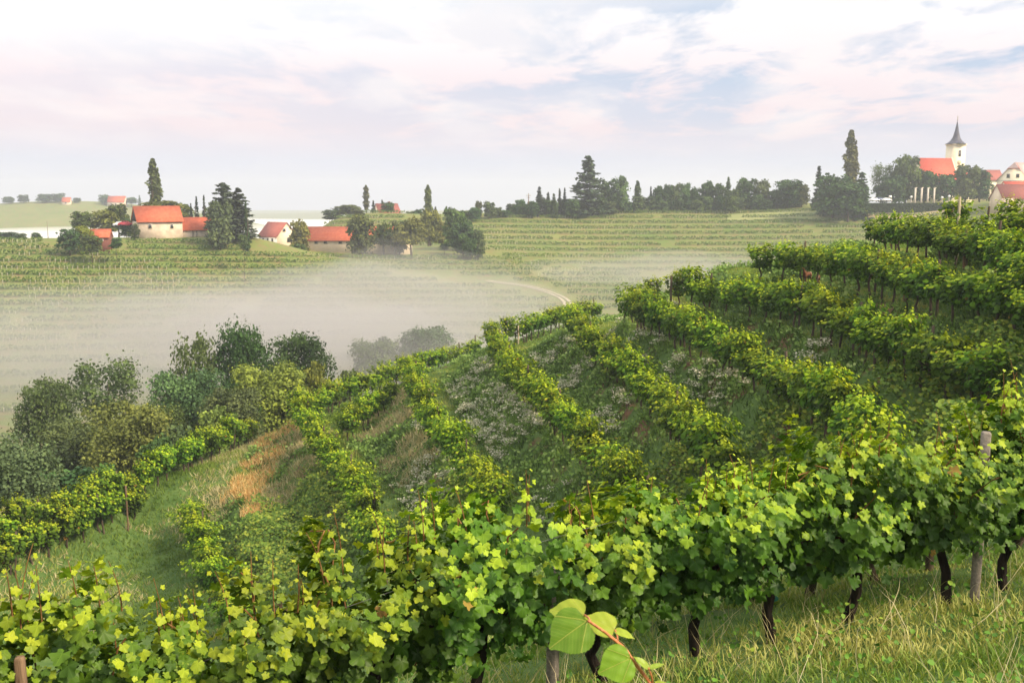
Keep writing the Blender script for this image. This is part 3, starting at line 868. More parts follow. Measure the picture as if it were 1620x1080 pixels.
# survey of patches (their place on the hillside): orange dried bank, tan dry bank, white flowers, lush bramble
Wp = lambda cx, cy, z, r: (atZ(cx, cy, z)[:2], r)
def patch_w(P, lst):
    m = np.zeros(len(P))
    for (c, r) in lst:
        m = np.maximum(m, np.exp(-((P[:, 0] - c[0]) ** 2 + (P[:, 1] - c[1]) ** 2) / (1.15 * r) ** 2))
    return m
ORANGE = [Wp(452, 664, -16.6, 1.9), Wp(434, 690, -16.9, 1.8), Wp(418, 722, -17.3, 1.6), Wp(402, 755, -17.8, 1.5), Wp(388, 785, -18.3, 1.3), Wp(400, 815, -18.5, 1.1)]
TAN = [Wp(632, 628, -14.6, 2.4), Wp(622, 672, -15.2, 2.1), Wp(648, 720, -15.4, 1.7), Wp(462, 715, -17.1, 2.6), Wp(445, 775, -17.8, 2.2), Wp(360, 790, -18.6, 1.6), Wp(966, 505, -8.8, 2.0), Wp(660, 745, -15.3, 1.6)]
WHITE = [Wp(745, 605, -13.2, 2.9), Wp(728, 650, -13.4, 2.6), Wp(820, 690, -13.2, 2.6), Wp(795, 650, -13.1, 2.2), Wp(855, 560, -11.3, 2.6), Wp(905, 600, -11.4, 2.4), Wp(950, 660, -11.4, 2.0), Wp(1030, 560, -9.3, 2.4), Wp(1070, 590, -9.4, 2.0), Wp(1140, 620, -9.4, 2.2),
         Wp(1175, 640, -9.4, 1.7), Wp(1000, 520, -9.0, 2.0), Wp(1260, 580, -7.6, 1.6), Wp(700, 780, -15.0, 1.6), Wp(840, 780, -13.0, 1.6), Wp(1550, 440, -3.8, 1.4), Wp(650, 770, -15.6, 1.8), Wp(560, 780, -16.9, 1.4)]
LUSH = [Wp(470, 790, -17.6, 2.8), Wp(440, 850, -18.3, 3.0), Wp(520, 800, -17.2, 2.4), Wp(500, 880, -18, 3.0), Wp(400, 900, -19.3, 2.4), Wp(700, 800, -15, 2.2), Wp(1000, 720, -10.2, 2.4), Wp(1420, 680, -7.0, 3.4), Wp(1330, 640, -7.4, 3.0), Wp(1560, 620, -5.6, 3.5), Wp(1480, 650, -6.3, 3.2), Wp(1500, 560, -5.4, 2.4), Wp(1420, 570, -5.8, 2.0)]
ow = patch_w(PB, ORANGE); tw = patch_w(PB, TAN); ww = patch_w(PB, WHITE); lw = patch_w(PB, LUSH)
nz = vnoise(xb, yb, 1.3, 11); nz2 = vnoise(xb, yb, 3.5, 12); nz3 = vnoise(xb, yb, 0.5, 13)
r_ = rng.random(len(xb))
is_or = (ow * (0.35 + nz3) > 0.44) & (r_ < .8)
is_tan = (~is_or) & ((tw * (0.5 + nz3) > 0.42) & (r_ < .85) | (other & (xb < -9) & (nz2 * (.5 + nz3) > .36) & (r_ < .22)))
is_lush = (~is_or) & (~is_tan) & (lw * (0.5 + nz) > 0.42) & (r_ < .9)
rest = ~(is_or | is_tan | is_lush)
# short mown grass of the benches and of the left slope
k = ((rest | (is_lush & bench & (r_ < .5))) & bench) | (rest & other & (r_ < .75))
n = k.sum(); gb_ = Bag()
blades(gb_, PB[k], rng.uniform(.07, .20, n) * np.where(xb[k] < -8, .8 + 1.9 * nz[k], 1.0), rng.uniform(.05, .10, n), np.clip(0.12 + 0.75 * nz2[k] * (0.4 + .6 * nz[k]) * np.where(vnoise(xb[k] * .35 + yb[k] * .2, yb[k], 1.1, 19) > .5, 1.15, .7) + np.where(xb[k] < -8, .12, 0.17) + rng.normal(0, .12, n), 0, 1), 0.55, TRI)
stuff(gb_, 'terrace_grass', M['grass'], 'short green grass on the terrace paths and the left slope')
# weeds on the banks, leaving bare soil below the vine feet
k = rest & bank & ~((tb2 > 0.74) & (nz < 0.40) & (r_ > .3))
P = PB[k]; n = len(P)
hw = rng.uniform(.15, .55, n) * (0.4 + 1.1 * nz[k])
wb_ = Bag()
blades(wb_, P, hw, rng.uniform(.03, .09, n), np.clip(0.05 + 0.9 * nz2[k] * nz3[k] + rng.normal(0, .14, n), 0, 1), 0.5, TRI)
m = rng.random(n) < .5
Pl = P[m] + np.stack([rng.normal(0, .1, m.sum()), rng.normal(0, .1, m.sum()), rng.uniform(.05, .45, m.sum()) * (0.4 + nz[k][m])], -1)
nn = np.stack([rng.normal(0, .5, m.sum()), rng.normal(-.4, .5, m.sum()), np.ones(m.sum()) * .7], -1)
scatter(wb_, HEXV, HEXF, Pl, frames(nn, rng.normal(0, 1, (m.sum(), 3))), rng.uniform(.09, .21, m.sum()), np.clip(0.1 + 0.6 * nz3[k][m] + rng.normal(0, .15, m.sum()), 0, 1))
stuff(wb_, 'bank_weeds', M['weed'], 'tall dull green weeds covering the terrace banks')
# lush bramble and vine suckers
k = is_lush; P = PB[k]; n = len(P)
lb_ = Bag()
for rep in range(3):
    Pl = P + np.stack([rng.normal(0, .15, n), rng.normal(0, .15, n), rng.uniform(.0, .75, n) * (0.25 + 1.2 * nz[k] ** 1.5)], -1)
    nn = np.stack([rng.normal(0, .5, n), rng.normal(-.4, .5, n), np.ones(n) * .8], -1)
    scatter(lb_, HEXV, HEXF, Pl, frames(nn, rng.normal(0, 1, (n, 3))), rng.uniform(.09, .19, n), np.clip(0.05 + 0.25 * rep + 0.3 * nz3[k] + rng.normal(0, .15, n), 0, 1))
stuff(lb_, 'bramble_cover', M['lush'], 'lush leafy bramble spreading over the banks')
for sel, nm, mt, lab, h0, h1 in ((is_or, 'dried_bracken', 'dry', 'orange-brown dried growth at the left end of the terraces', .2, .65), (is_tan, 'dry_grass', 'tan', 'pale tan dry grass on the terrace noses', .15, .5)):
    P = np.repeat(PB[sel], 2, 0); P[:, :2] += rng.normal(0, .12, (len(P), 2)); n = len(P)
    b = Bag(); blades(b, P, rng.uniform(h0, h1, n), rng.uniform(.03, .06, n), np.clip(rng.normal(.45, .25, n), 0, 1), 0.7, TRI)
    stuff(b, nm, M[mt], lab)
# white umbels: loose clumps on the banks
k = np.nonzero(((ww + .05) * (0.3 + nz) * (.6 + .7 * nz2) > 0.40) & bank & (r_ < 0.05))[0]
cP = PB[k]; per = 60
hgt_ = rng.uniform(.35, .75, len(k)); rad_c = rng.uniform(.18, .55, len(k))
d = norm(rng.normal(0, 1, (len(k), per, 3))); d[..., 2] = np.abs(d[..., 2])
Pl = cP[:, None, :] + d * (rad_c[:, None] * rng.random((len(k), per)) ** .5)[..., None] * np.array([1, 1, .55])
Pl[..., 2] += (hgt_ * .6)[:, None]
Pl = Pl.reshape(-1, 3)
Pl = Pl[rng.random(len(Pl)) < np.repeat(rng.uniform(.25, 1, len(k)), per)]
n = len(Pl); fb = Bag()
nn = np.stack([rng.normal(0, .45, n), rng.normal(-.4, .45, n), np.ones(n)], -1)
scatter(fb, HEXV, HEXF, Pl, frames(nn, rng.normal(0, 1, (n, 3))), rng.uniform(.04, .12, n), rng.random(n))
stuff(fb, 'white_wildflowers', M['flower'], 'white umbel wildflowers in drifts on the banks')
P = np.repeat(cP, 14, 0) + np.stack([rng.normal(0, .22, len(k) * 14), rng.normal(0, .22, len(k) * 14), np.zeros(len(k) * 14)], -1)
n = len(P); sb_ = Bag(); blades(sb_, P, rng.uniform(.3, .65, n), rng.uniform(.02, .06, n), rng.random(n) * .7, .25, TRI)
stuff(sb_, 'flower_stalks', M['weed'], 'green stalks under the white wildflowers')

# ---- vineyards on the far hillside: rows follow the contours
gx = np.arange(-260, 262, 0.55); gy = np.arange(128, 425, 2.0)
FX, FY = np.meshgrid(gx, gy)
# only evaluate coarsely, then interpolate along x
cx_ = np.arange(-262, 266, 4.0)
CX, CY = np.meshgrid(cx_, gy)
CZ = height(CX, CY)
FZ = np.stack([np.interp(gx, cx_, CZ[i]) for i in range(len(gy))])
FZ = FZ * 0.6 + (gy[:, None] - 230) * 0.05          # the planting lines run a little straighter than the contours
pts = []
for lv, part in [(l_, 0) for l_ in np.arange(-26, 8, 0.98)] + [(l_, 1) for l_ in np.arange(-26, 8, 1.42)]:
    a = FZ[:-1] - lv; b_ = FZ[1:] - lv
    hit = (a < 0) & (b_ >= 0)
    ii, jj = np.nonzero(hit & ((gy[:-1, None] + 0.25 * gx[None, :] > 320) == bool(part)))
    fr = -a[ii, jj] / (b_[ii, jj] - a[ii, jj])
    pts.append(np.stack([gx[jj], gy[ii] + fr * 2.0, np.full(len(ii), lv)], -1))
FV = np.concatenate(pts)
FV[:, 2] = height(FV[:, 0], FV[:, 1])
pf = project(FV)
def inside(p, poly):
    x, y = p[:, 0], p[:, 1]; r = np.zeros(len(p), bool); n = len(poly)
    for i in range(n):
        x1, y1 = poly[i]; x2, y2 = poly[(i + 1) % n]
        c = ((y1 > y) != (y2 > y)) & (x < (x2 - x1) * (y - y1) / (y2 - y1 + 1e-9) + x1)
        r ^= c
    return r
drop = inside(pf, [(205, 340), (345, 340), (400, 383), (640, 394), (790, 396), (790, 409), (560, 406), (420, 400), (340, 384), (205, 380)]) | (pf[:, 1] < 348) & (pf[:, 0] < 800) & (pf[:, 0] > 640)
drop |= inside(pf, [(1140, 320), (1300, 333), (1400, 338), (1640, 338), (1640, 300), (1140, 300)]) | inside(pf, [(80, 355), (200, 355), (200, 398), (80, 398)])
drop |= inside(pf, [(620, 428), (760, 438), (870, 452), (915, 470), (910, 510), (880, 510), (878, 478), (760, 450), (620, 440)])
drop |= (FV[:, 1] > 345) & (pf[:, 0] < 470) | (pf[:, 0] < -150) | (pf[:, 0] > 1760)
FV = FV[~drop]; pf = pf[~drop]
n = len(FV)
FV[:, 2] = height(FV[:, 0], FV[:, 1])
keep = (vnoise(FV[:, 0], FV[:, 1], 6, 41) > 0.12) 
FVk = FV[keep]; n = len(FVk)
fv = Bag()
for rep in range(7):
    P = FVk + np.stack([rng.normal(0, .3, n), rng.normal(0, .20, n), rng.uniform(.25, 1.25, n)], -1)
    nn = np.stack([rng.normal(0, .4, n), rng.normal(-.7, .4, n), np.ones(n) * .5], -1)
    tn = np.clip(0.22 + 0.28 * vnoise(FVk[:, 0], FVk[:, 1], 14, 77) + 0.07 * rep + rng.normal(0, .1, n), 0, 1)
    scatter(fv, HEXV - np.array([0, .5, 0]), HEXF, P, frames(nn, rng.normal(0, 1, (n, 3))), rng.uniform(.30, .58, n), tn)
M['far_vine'] = leaf_mat('far_vine', (0.028, 0.055, 0.012), (0.065, 0.105, 0.020), (0.14, 0.17, 0.03), 0.15, 0.8, 0.1, False)
stuff(fv, 'far_vineyard_rows', M['far_vine'], 'contour rows of vines on the hillside across the valley')
print('far vines', n)
# pale stakes of the far rows: the nearest and best seen on their own, the rest as one
sn = vnoise(FV[:, 0], FV[:, 1], 5, 51); fld = vnoise(FV[:, 0], FV[:, 1], 40, 52)
sk = (sn > 0.46) & (np.arange(len(FV)) % 2 == 0) & (fld > 0.25)
SP = FV[sk] + np.array([0, -0.55, 0])
SP[:, 2] = height(SP[:, 0], SP[:, 1])
stk = Bag()
def stake(bag, p, h):
    x, y, z = p
    bag.tube([(x, y, z - .25), (x, y, z + h * .9), (x + .01, y, z + h)], [.05, .05, .035], 5)
M['stake'] = noisy('stake', (0.45, 0.41, 0.34), (0.62, 0.57, 0.49), 2.0)
vis = project(SP)
on = (vis[:, 0] > 0) & (vis[:, 0] < 1180) & (vis[:, 1] < 640)
order = np.argsort(SP[:, 1] + np.where(on, 0, 1000) + np.where(vis[:, 1] > 485, 300, 0))
ind = order[:235]
sm = Bag(); stake(sm, (0, 0, 0), .85); sm = sm.mesh('vine_stake', M['stake'])
for i in ind:
    o = link_mesh('vine_stake', sm); o.location = SP[i]; o.rotation_euler = (0, 0, random.random() * 6)
    meta(o, 'pale short stake in a vine row on the misty hillside across the valley', 'stake', 'pale stakes on the far hillside')
for i in order[235:]:
    stake(stk, SP[i], random.uniform(.6, 1.0))
stuff(stk, 'far_vine_stakes', M['stake'], 'pale stakes dotted along the far vineyard rows')
print('stakes', len(SP))

# ------------------------------------------------------------------ trees
def tree_trunk(r, h, rad, limbs=6, bole=0.25):
    b = Bag()
    n = 6
    q = np.linspace(0, 1, n)
    ox = np.cumsum(r.normal(0, .012, n)) * h; oy = np.cumsum(r.normal(0, .012, n)) * h
    ox -= ox[0]; oy -= oy[0]
    P = np.stack([ox, oy, -0.06 * h + q * h * 0.86], -1)
    b.tube(P, rad * (1.15 - q * 1.0), 7)
    for i in range(limbs):
        t = bole + (0.8 - bole) * (i + r.random()) / limbs
        p0 = np.array([np.interp(t, q, P[:, k]) for k in range(3)])
        a = r.uniform(0, 6.28); l = h * r.uniform(.18, .32) * (1.1 - t)
        p1 = p0 + np.array([math.cos(a) * l * .6, math.sin(a) * l * .6, l * .55]); p2 = p0 + np.array([math.cos(a) * l * 1.2, math.sin(a) * l * 1.2, l * 1.3])
        b.tube([p0, p1, p2], [rad * .45 * (1.1 - t), rad * .3 * (1.1 - t), rad * .08], 5)
    return b.mesh('tree_trunk', M['bark_far'], True)
def crown_mesh(bag):
    return bag.mesh('tree_crown', M['tree_leaf'])
ASP = 1.0
def leaves_at(b, P, out, size, tint, r, flat=0.6):
    n = len(P)
    P = P * np.array([ASP, ASP, 1.0])
    nn = out * flat + r.normal(0, .5, (n, 3)) + np.array([0, 0, .35])
    scatter(b, HEXV - np.array([0, .5, 0]), HEXF, P, frames(nn, r.normal(0, 1, (n, 3))), size * r.uniform(.6, 1.3, n), tint)
def deciduous(seed, n=2000, z0=0.16, clumps=16, leaf=0.055, wob=0.25, sparse=0.0, wide_low=False):
    """unit crown: 1 high, 1 wide"""
    r = np.random.default_rng(seed); b = Bag()
    cs = []
    for i in range(clumps):
        z = z0 + 0.10 + (0.80 - z0) * (i + r.random()) / clumps
        tt_ = (z - z0) / (1.0 - z0)
        prof = math.sqrt(max(0.05, 1 - ((tt_ - (.35 if wide_low else .45)) / .66) ** 2))
        a = i * 2.4 + r.uniform(-.6, .6); rr = prof * 0.34 * math.sqrt(r.uniform(.25, 1))
        cs.append((math.cos(a) * rr, math.sin(a) * rr, z, r.uniform(.10, .19) * (0.7 + .5 * prof)))
    per = n // clumps
    for cx, cy_, cz, cr in cs:
        d = norm(r.normal(0, 1, (per, 3))); d[:, 2] = np.where(d[:, 2] < -.45, -d[:, 2] * .6, d[:, 2])
        rad = cr * r.uniform(.35, 1.05, per) ** 0.5 * (1 + wob * np.sin(d[:, 0] * 7 + cz * 30) * np.cos(d[:, 1] * 6 + cx * 20))
        P = np.array([cx, cy_, cz]) + d * rad[:, None] * np.array([1, 1, .85])
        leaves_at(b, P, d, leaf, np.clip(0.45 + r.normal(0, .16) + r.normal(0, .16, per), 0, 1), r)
    if not sparse:
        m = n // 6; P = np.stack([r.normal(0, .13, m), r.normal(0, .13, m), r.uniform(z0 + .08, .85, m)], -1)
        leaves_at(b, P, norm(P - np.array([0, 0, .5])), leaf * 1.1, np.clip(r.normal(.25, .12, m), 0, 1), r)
    return b
def conifer(seed, levels=17, leaf=0.05, z0=0.05, droop=0.22, power=0.85, gap=0.0, dens=9):
    r = np.random.default_rng(seed); b = Bag()
    for i in range(levels):
        t = (i + r.uniform(-.25, .25)) / levels
        z = z0 + (0.98 - z0) * t
        R0 = 0.5 * (1 - t) ** power * r.uniform(.66, 1.15) + 0.012
        nb = 7 if t < .7 else 5
        for k in range(nb):
            if r.random() < gap: continue
            z = z0 + (0.98 - z0) * t + r.normal(0, .013)
            a = 6.283 * (k + r.uniform(-.35, .35)) / nb + i * 1.1
            l = R0 * r.uniform(.7, 1.1)
            m = max(4, int(dens * (0.4 + l * 2.6)))
            q = r.uniform(.06, 1, m) ** 0.8
            wdt = 0.15 * l * (1.15 - q) + .012
            P = np.stack([math.cos(a) * l * q - math.sin(a) * r.normal(0, 1, m) * wdt, math.sin(a) * l * q + math.cos(a) * r.normal(0, 1, m) * wdt,
                          z - droop * l * q + 0.12 * l * q ** 2 + r.normal(0, .008, m)], -1)
            o = np.stack([np.cos(a) * np.ones(m) * .35, np.sin(a) * np.ones(m) * .35, np.ones(m) * .8], -1)
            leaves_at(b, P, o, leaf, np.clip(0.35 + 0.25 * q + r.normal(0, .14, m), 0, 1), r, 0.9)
    return b
def poplar(seed, n=3000, leaf=0.026, fork=False):
    r = np.random.default_rng(seed); b = Bag()
    stems = [(0, 0, 1.0, .36)] + ([(0.26, 0.0, .80, .24)] if fork else [])
    for sx, sy, top, wd in stems:
        m = int(n * (1 if top == 1.0 else .5))
        z = r.uniform(.10, 1, m) ** 0.9 * top
        prof = np.minimum(1, (1.03 - z / top) * 3.6) ** .7 * np.minimum(1, .62 + z * 1.2) * wd * (0.85 + .2 * np.sin(z * 23 + sx * 9))
        a = r.uniform(0, 6.28, m); rr = prof * np.sqrt(r.uniform(.15, 1, m)) * (1 + .28 * np.sin(z * 40 + a * 2) + .15 * np.sin(z * 83 + a * 3))
        P = np.stack([sx * np.clip(z * 3, 0, 1) + np.cos(a) * rr, sy + np.sin(a) * rr, z], -1)
        leaves_at(b, P, np.stack([np.cos(a), np.sin(a), .5 + 0 * a], -1), leaf, np.clip(r.normal(.5, .2, m), 0, 1), r)
    return b
KIND = {}
def reg(k, bags, trunks):
    KIND[k] = [(crown_mesh(b), t) for b, t in zip(bags, trunks)]
rt = np.random.default_rng(55)
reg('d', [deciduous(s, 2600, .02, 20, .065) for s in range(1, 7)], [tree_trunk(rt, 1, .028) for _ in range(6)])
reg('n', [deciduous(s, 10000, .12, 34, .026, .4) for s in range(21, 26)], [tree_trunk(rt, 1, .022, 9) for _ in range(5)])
reg('o', [deciduous(s, 3600, .20, 26, .034, .5, 1) for s in range(31, 33)], [tree_trunk(rt, 1, .022, 12, .2) for _ in range(2)])      # open crown, sky shows through
reg('l', [deciduous(s, 2600, .30, 16, .060) for s in range(41, 43)], [tree_trunk(rt, 1, .034, 6, .3) for _ in range(2)])             # clear stem under a round crown
reg('b', [deciduous(s, 2200, .0, 16, .065, .3, 0, True) for s in range(51, 55)], [tree_trunk(rt, 1, .02, 5, .1) for _ in range(4)])  # bush
ASP = .45
reg('c', [conifer(s, 18, .055, .03, .22, .75, 0, 15) for s in range(61, 64)], [tree_trunk(rt, 1, .018, 0) for _ in range(3)])
ASP = .30
reg('s', [conifer(s, 18, .045, .03, .3, .9, .05, 13) for s in range(71, 74)], [tree_trunk(rt, 1, .02, 0) for _ in range(3)])
ASP = .55
reg('g', [conifer(s, 24, .040, .03, .14, .62, .14, 34) for s in range(81, 84)], [tree_trunk(rt, 1, .022, 0) for _ in range(3)])         # big layered cedar
ASP = .20
reg('p', [poplar(91), poplar(92)], [tree_trunk(rt, 1, .022, 0) for _ in range(2)])
reg('f', [poplar(95, fork=True)], [tree_trunk(rt, 1, .03, 0)])
ASP = 1.0
ASPECT = {'c': .45, 's': .30, 'g': .55, 'p': .20, 'f': .20}
CAT = {'d': ('deciduous_tree', 'tree'), 'n': ('deciduous_tree', 'tree'), 'o': ('deciduous_tree', 'tree'), 'l': ('deciduous_tree', 'tree'), 'b': ('shrub', 'shrub'), 'c': ('conifer_tree', 'tree'), 's': ('conifer_tree', 'tree'), 'g': ('conifer_tree', 'tree'), 'p': ('poplar_tree', 'tree'), 'f': ('poplar_tree', 'tree')}
GREEN = {'dk': (.050, .105, .030), 'md': (.095, .135, .036), 'lt': (.17, .20, .045), 'yl': (.20, .235, .040), 'br': (.090, .120, .040), 'gr': (.10, .155, .058), 'con': (.042, .068, .036), 'ced': (.068, .098, .056), 'pop': (.12, .13, .05)}
tcount = 0
def tree(kind, px, base, top, wpx, Y, colr, label, group=None, zsink=0.0):
    """px / base / top / width as surveyed at distance Y; the foot goes down to the ground"""
    global tcount
    p = atY(px, base, Y)
    zt = atY(px, top, Y)[2]
    zg = hz(p[0], Y)
    if zg > p[2] + 6 or zg < p[2] - 30: zg = p[2]
    h = zt - zg
    wd = wpx * Y / 1575.0
    cm, tm = KIND[kind][tcount % len(KIND[kind])]
    tcount += 1
    nm, cat = CAT[kind]
    root = empty(nm, (p[0], Y, zg), random.uniform(0, 6.28) if kind != 'f' else 0.0, label=label, cat=cat, group=group)
    wfac = {'d': 1.25, 'n': 1.4, 'o': 1.2, 'l': 1.05, 'b': 1.0, 'c': 1.05, 's': 1.1, 'g': 1.28, 'p': 1.3, 'f': 1.15}[kind]
    asp = ASPECT.get(kind, 1.0)
    root.scale = (wd * wfac / asp, wd * wfac / asp, h)
    hv = zt - p[2]
    c = bpy.data.objects.new('crown', cm); C.objects.link(c); c.parent = root
    if h > hv * 1.25:            # long bole: keep the crown where it is seen
        k = min(1.0, hv * (1.35 if kind in 'nob' and Y < 160 else 1.12) / h)
        c.scale = (1, 1, k); c.location = (0, 0, 1 - k)
    c.color = (*[v * random.uniform(.9, 1.1) for v in GREEN[colr]], 1)
    t = bpy.data.objects.new('trunk', tm); C.objects.link(t); t.parent = root
    t.scale = (h * asp / (wd * wfac) * 0.9, h * asp / (wd * wfac) * 0.9, 1)
    if kind in 'b': t.scale = (1, 1, 1)
    return root
T = tree
g = 'trees at the left farm'
T('f', 246, 348, 251, 22, 288, 'pop', 'tall forked poplar rising behind the left farmhouse', g)
T('d', 258, 346, 318, 62, 282, 'lt', 'round green tree crown directly behind the left farmhouse roof', g)
T('d', 289, 348, 322, 30, 290, 'md', 'smaller tree behind the joint of the left farmhouse roofs', g)
T('d', 131, 362, 334, 30, 268, 'md', 'leftmost small round tree on the left farm crest', g)
T('d', 165, 366, 332, 40, 270, 'lt', 'yellow-green tree behind the little red-roofed hut', g)
T('d', 187, 364, 323, 32, 274, 'md', 'taller olive tree between the red hut and the left farmhouse', g)
T('b', 203, 372, 346, 30, 266, 'dk', 'dark shrub left of the farmhouse gable behind the cars', g)
T('b', 214, 376, 354, 18, 256, 'br', 'brownish bush against the dark farmhouse gable', g)
T('b', 110, 394, 362, 44, 240, 'dk', 'dark bush left of the red-roofed hut', g)
T('b', 134, 392, 356, 34, 243, 'yl', 'bright yellow-green bush touching the red-roofed hut', g)
T('b', 145, 397, 372, 40, 236, 'md', 'green bush in front of the red-roofed hut', g)
T('b', 184, 392, 376, 26, 238, 'dk', 'low dark bush right of the red-roofed hut', g)
T('s', 312, 350, 308, 12, 285, 'con', 'taller left one of the thin dark spruces behind the annex', g)
T('s', 324, 350, 307, 11, 286, 'con', 'right one of the thin dark spruces behind the annex', g)
T('s', 303, 350, 320, 10, 284, 'con', 'shortest thin dark spruce behind the annex', g)
T('g', 357, 380, 286, 62, 262, 'ced', 'tallest dark layered cedar right of the left farmhouse', g)
T('g', 380, 382, 296, 52, 264, 'ced', 'second dark layered cedar at the right end of the left farm', g)
T('d', 347, 380, 318, 44, 256, 'gr', 'broad grey-green tree in front of the left farm cedars', g)
T('c', 391, 382, 316, 12, 258, 'dk', 'narrow columnar conifer at the right edge of the left farm', g)
T('b', 385, 388, 372, 22, 246, 'br', 'small tan bush below the left farm cedars', g)
g = 'trees round the long barn'
T('d', 475, 404, 349, 29, 296, 'lt', 'upright yellow-green tree in front of the gap between house and barn', g)
T('b', 470, 404, 385, 34, 294, 'md', 'low green bush at the foot of the upright barn tree', g)
T('d', 573, 404, 338, 44, 298, 'md', 'dark round tree in front of the middle of the long barn', g)
T('l', 607, 398, 353, 34, 302, 'md', 'small round tree with clear stem before the barn', g)
T('l', 650, 400, 347, 54, 300, 'lt', 'broad olive tree before the right end of the barn', g)
T('d', 632, 395, 350, 26, 306, 'br', 'brownish tree between the two clear-stemmed barn trees', g)
T('p', 678, 385, 293, 15, 345, 'pop', 'slim poplar standing right of the long barn', g)
T('d', 682, 385, 330, 30, 335, 'lt', 'light green tree at the foot of the barn poplar', g)
T('b', 700, 386, 350, 30, 338, 'lt', 'pale green bushy tree right of the barn poplar', g)
T('s', 689, 345, 326, 10, 420, 'con', 'dark little spruce just right of the barn poplar', g)
T('d', 722, 392, 330, 40, 318, 'md', 'tall green tree at the edge of the right hillside vineyard', g)
T('d', 733, 402, 352, 38, 306, 'dk', 'dark bushy tree in front of the tall green vineyard-edge tree', g)
T('b', 757, 403, 362, 27, 306, 'gr', 'grey-green bush at the vineyard edge, right of the dark tree', g)
T('b', 745, 404, 376, 26, 303, 'dk', 'low dark bush at the vineyard edge', g)
T('b', 703, 395, 385, 18, 308, 'dk', 'small dark bush on the yard right of the barn', g)
g = 'trees round the small farm on the back ridge'
T('p', 580, 348, 293, 11, 410, 'pop', 'slim poplar left of the small ridge farmhouse', g)
T('s', 591, 346, 316, 11, 412, 'con', 'dark spruce beside the small ridge farmhouse, left', g)
T('s', 605, 346, 315, 12, 426, 'con', 'dark spruce behind the small ridge farmhouse', g)
T('d', 614, 350, 320, 21, 408, 'dk', 'round dark tree in front of the small ridge farmhouse', g)
T('d', 526, 350, 331, 30, 405, 'dk', 'leftmost dark round tree on the back ridge', g)
T('d', 549, 350, 324, 42, 408, 'md', 'broad green tree left of the slim ridge poplar', g)
T('d', 567, 350, 332, 22, 400, 'md', 'small green tree at the foot of the slim ridge poplar', g)
T('d', 650, 347, 334, 20, 428, 'md', 'low round tree right of the small ridge farmhouse', g)
T('d', 662, 347, 331, 14, 425, 'dk', 'small dark tree left of the barn poplar on the ridge', g)
g = 'trees along the right ridge'
RIDGE = [('d', 714, 350, 330, 22, 392, 'md'), ('d', 735, 352, 333, 26, 390, 'md'), ('d', 752, 352, 328, 20, 388, 'dk'), ('d', 757, 350, 318, 12, 392, 'md'), ('d', 775, 351, 319, 20, 392, 'gr'), ('d', 788, 352, 328, 14, 394, 'md'),
 ('b', 800, 350, 332, 26, 396, 'dk'), ('d', 826, 346, 322, 22, 398, 'dk'), ('c', 853, 342, 293, 22, 400, 'con'), ('c', 867, 341, 302, 13, 402, 'con'), ('c', 876, 341, 305, 18, 398, 'dk'), ('s', 885, 340, 297, 13, 404, 'con'), ('s', 893, 340, 295, 12, 405, 'con'), ('d', 842, 343, 318, 22, 396, 'dk'),
 ('d', 905, 341, 315, 26, 398, 'dk'), ('g', 930, 341, 245, 56, 403, 'ced'), ('d', 958, 339, 284, 22, 408, 'dk'), ('d', 980, 338, 279, 27, 408, 'gr'), ('c', 1008, 336, 283, 24, 409, 'gr'), ('s', 1029, 336, 293, 11, 412, 'con'), ('d', 1041, 335, 294, 20, 411, 'dk'), ('d', 1056, 335, 292, 17, 411, 'dk'), ('d', 1068, 335, 291, 18, 412, 'gr'),
 ('d', 1083, 334, 290, 21, 412, 'gr'), ('d', 1099, 334, 297, 18, 412, 'dk'), ('d', 1118, 333, 286, 25, 413, 'dk'), ('d', 1138, 333, 290, 22, 412, 'dk'), ('c', 1151, 333, 277, 17, 414, 'dk'), ('d', 1156, 334, 299, 22, 404, 'md'), ('d', 1180, 332, 282, 35, 414, 'dk'), ('d', 1204, 331, 285, 26, 412, 'gr'), ('d', 1222, 331, 300, 24, 412, 'dk'), ('d', 1246, 330, 284, 46, 408, 'dk'), ('d', 1268, 331, 292, 24, 408, 'md')]
RL = ['small round tree left end of the right ridge line', 'green tree second from the left end of the right ridge', 'dark tree below the tall thin one near the ridge end', 'tall thin tree near the left end of the right ridge', 'grey-green tree left of the open gap in the ridge trees', 'last small tree before the open gap in the ridge trees',
 'dark bush in the gap left of the utility pole', 'dark tree just left of the ridge utility pole', 'pointed conifer just right of the utility pole', 'smaller conifer behind the pointed one by the pole', 'bushy conifer third right of the utility pole', 'left one of two thin spruces before the giant cedar', 'right one of two thin spruces before the giant cedar', 'low dark tree at the foot of the ridge utility pole',
 'low dark tree under the left side of the giant cedar', 'giant layered cedar, tallest tree on the right ridge', 'dark tree touching the right side of the giant cedar', 'tall grey-green tree second right of the giant cedar', 'broad cypress-like tree third right of the giant cedar', 'thin dark spruce after the broad cypress-like tree', 'dark tree just right of the thin spruce past the cedar', 'narrow dark tree left in the hedge-like ridge run', 'narrow grey-green tree in the hedge-like ridge run',
 'round grey-green tree in the middle of the ridge run', 'lower dark tree after the middle of the ridge run', 'tall dark tree left of the pointed ridge cypress', 'dark tree touching the pointed ridge cypress on its left', 'pointed cypress standing out of the ridge run', 'pale green bush below the pointed ridge cypress', 'wide dark tree right of the pointed ridge cypress', 'grey-green tree next to the wide ridge tree', 'low tree in the dip before the last ridge group', 'very wide dark tree above the dry grass strip', 'green tree closing the ridge run before the tall right poplar']
for a, lab in zip(RIDGE, RL):
    T(*a, lab, g)
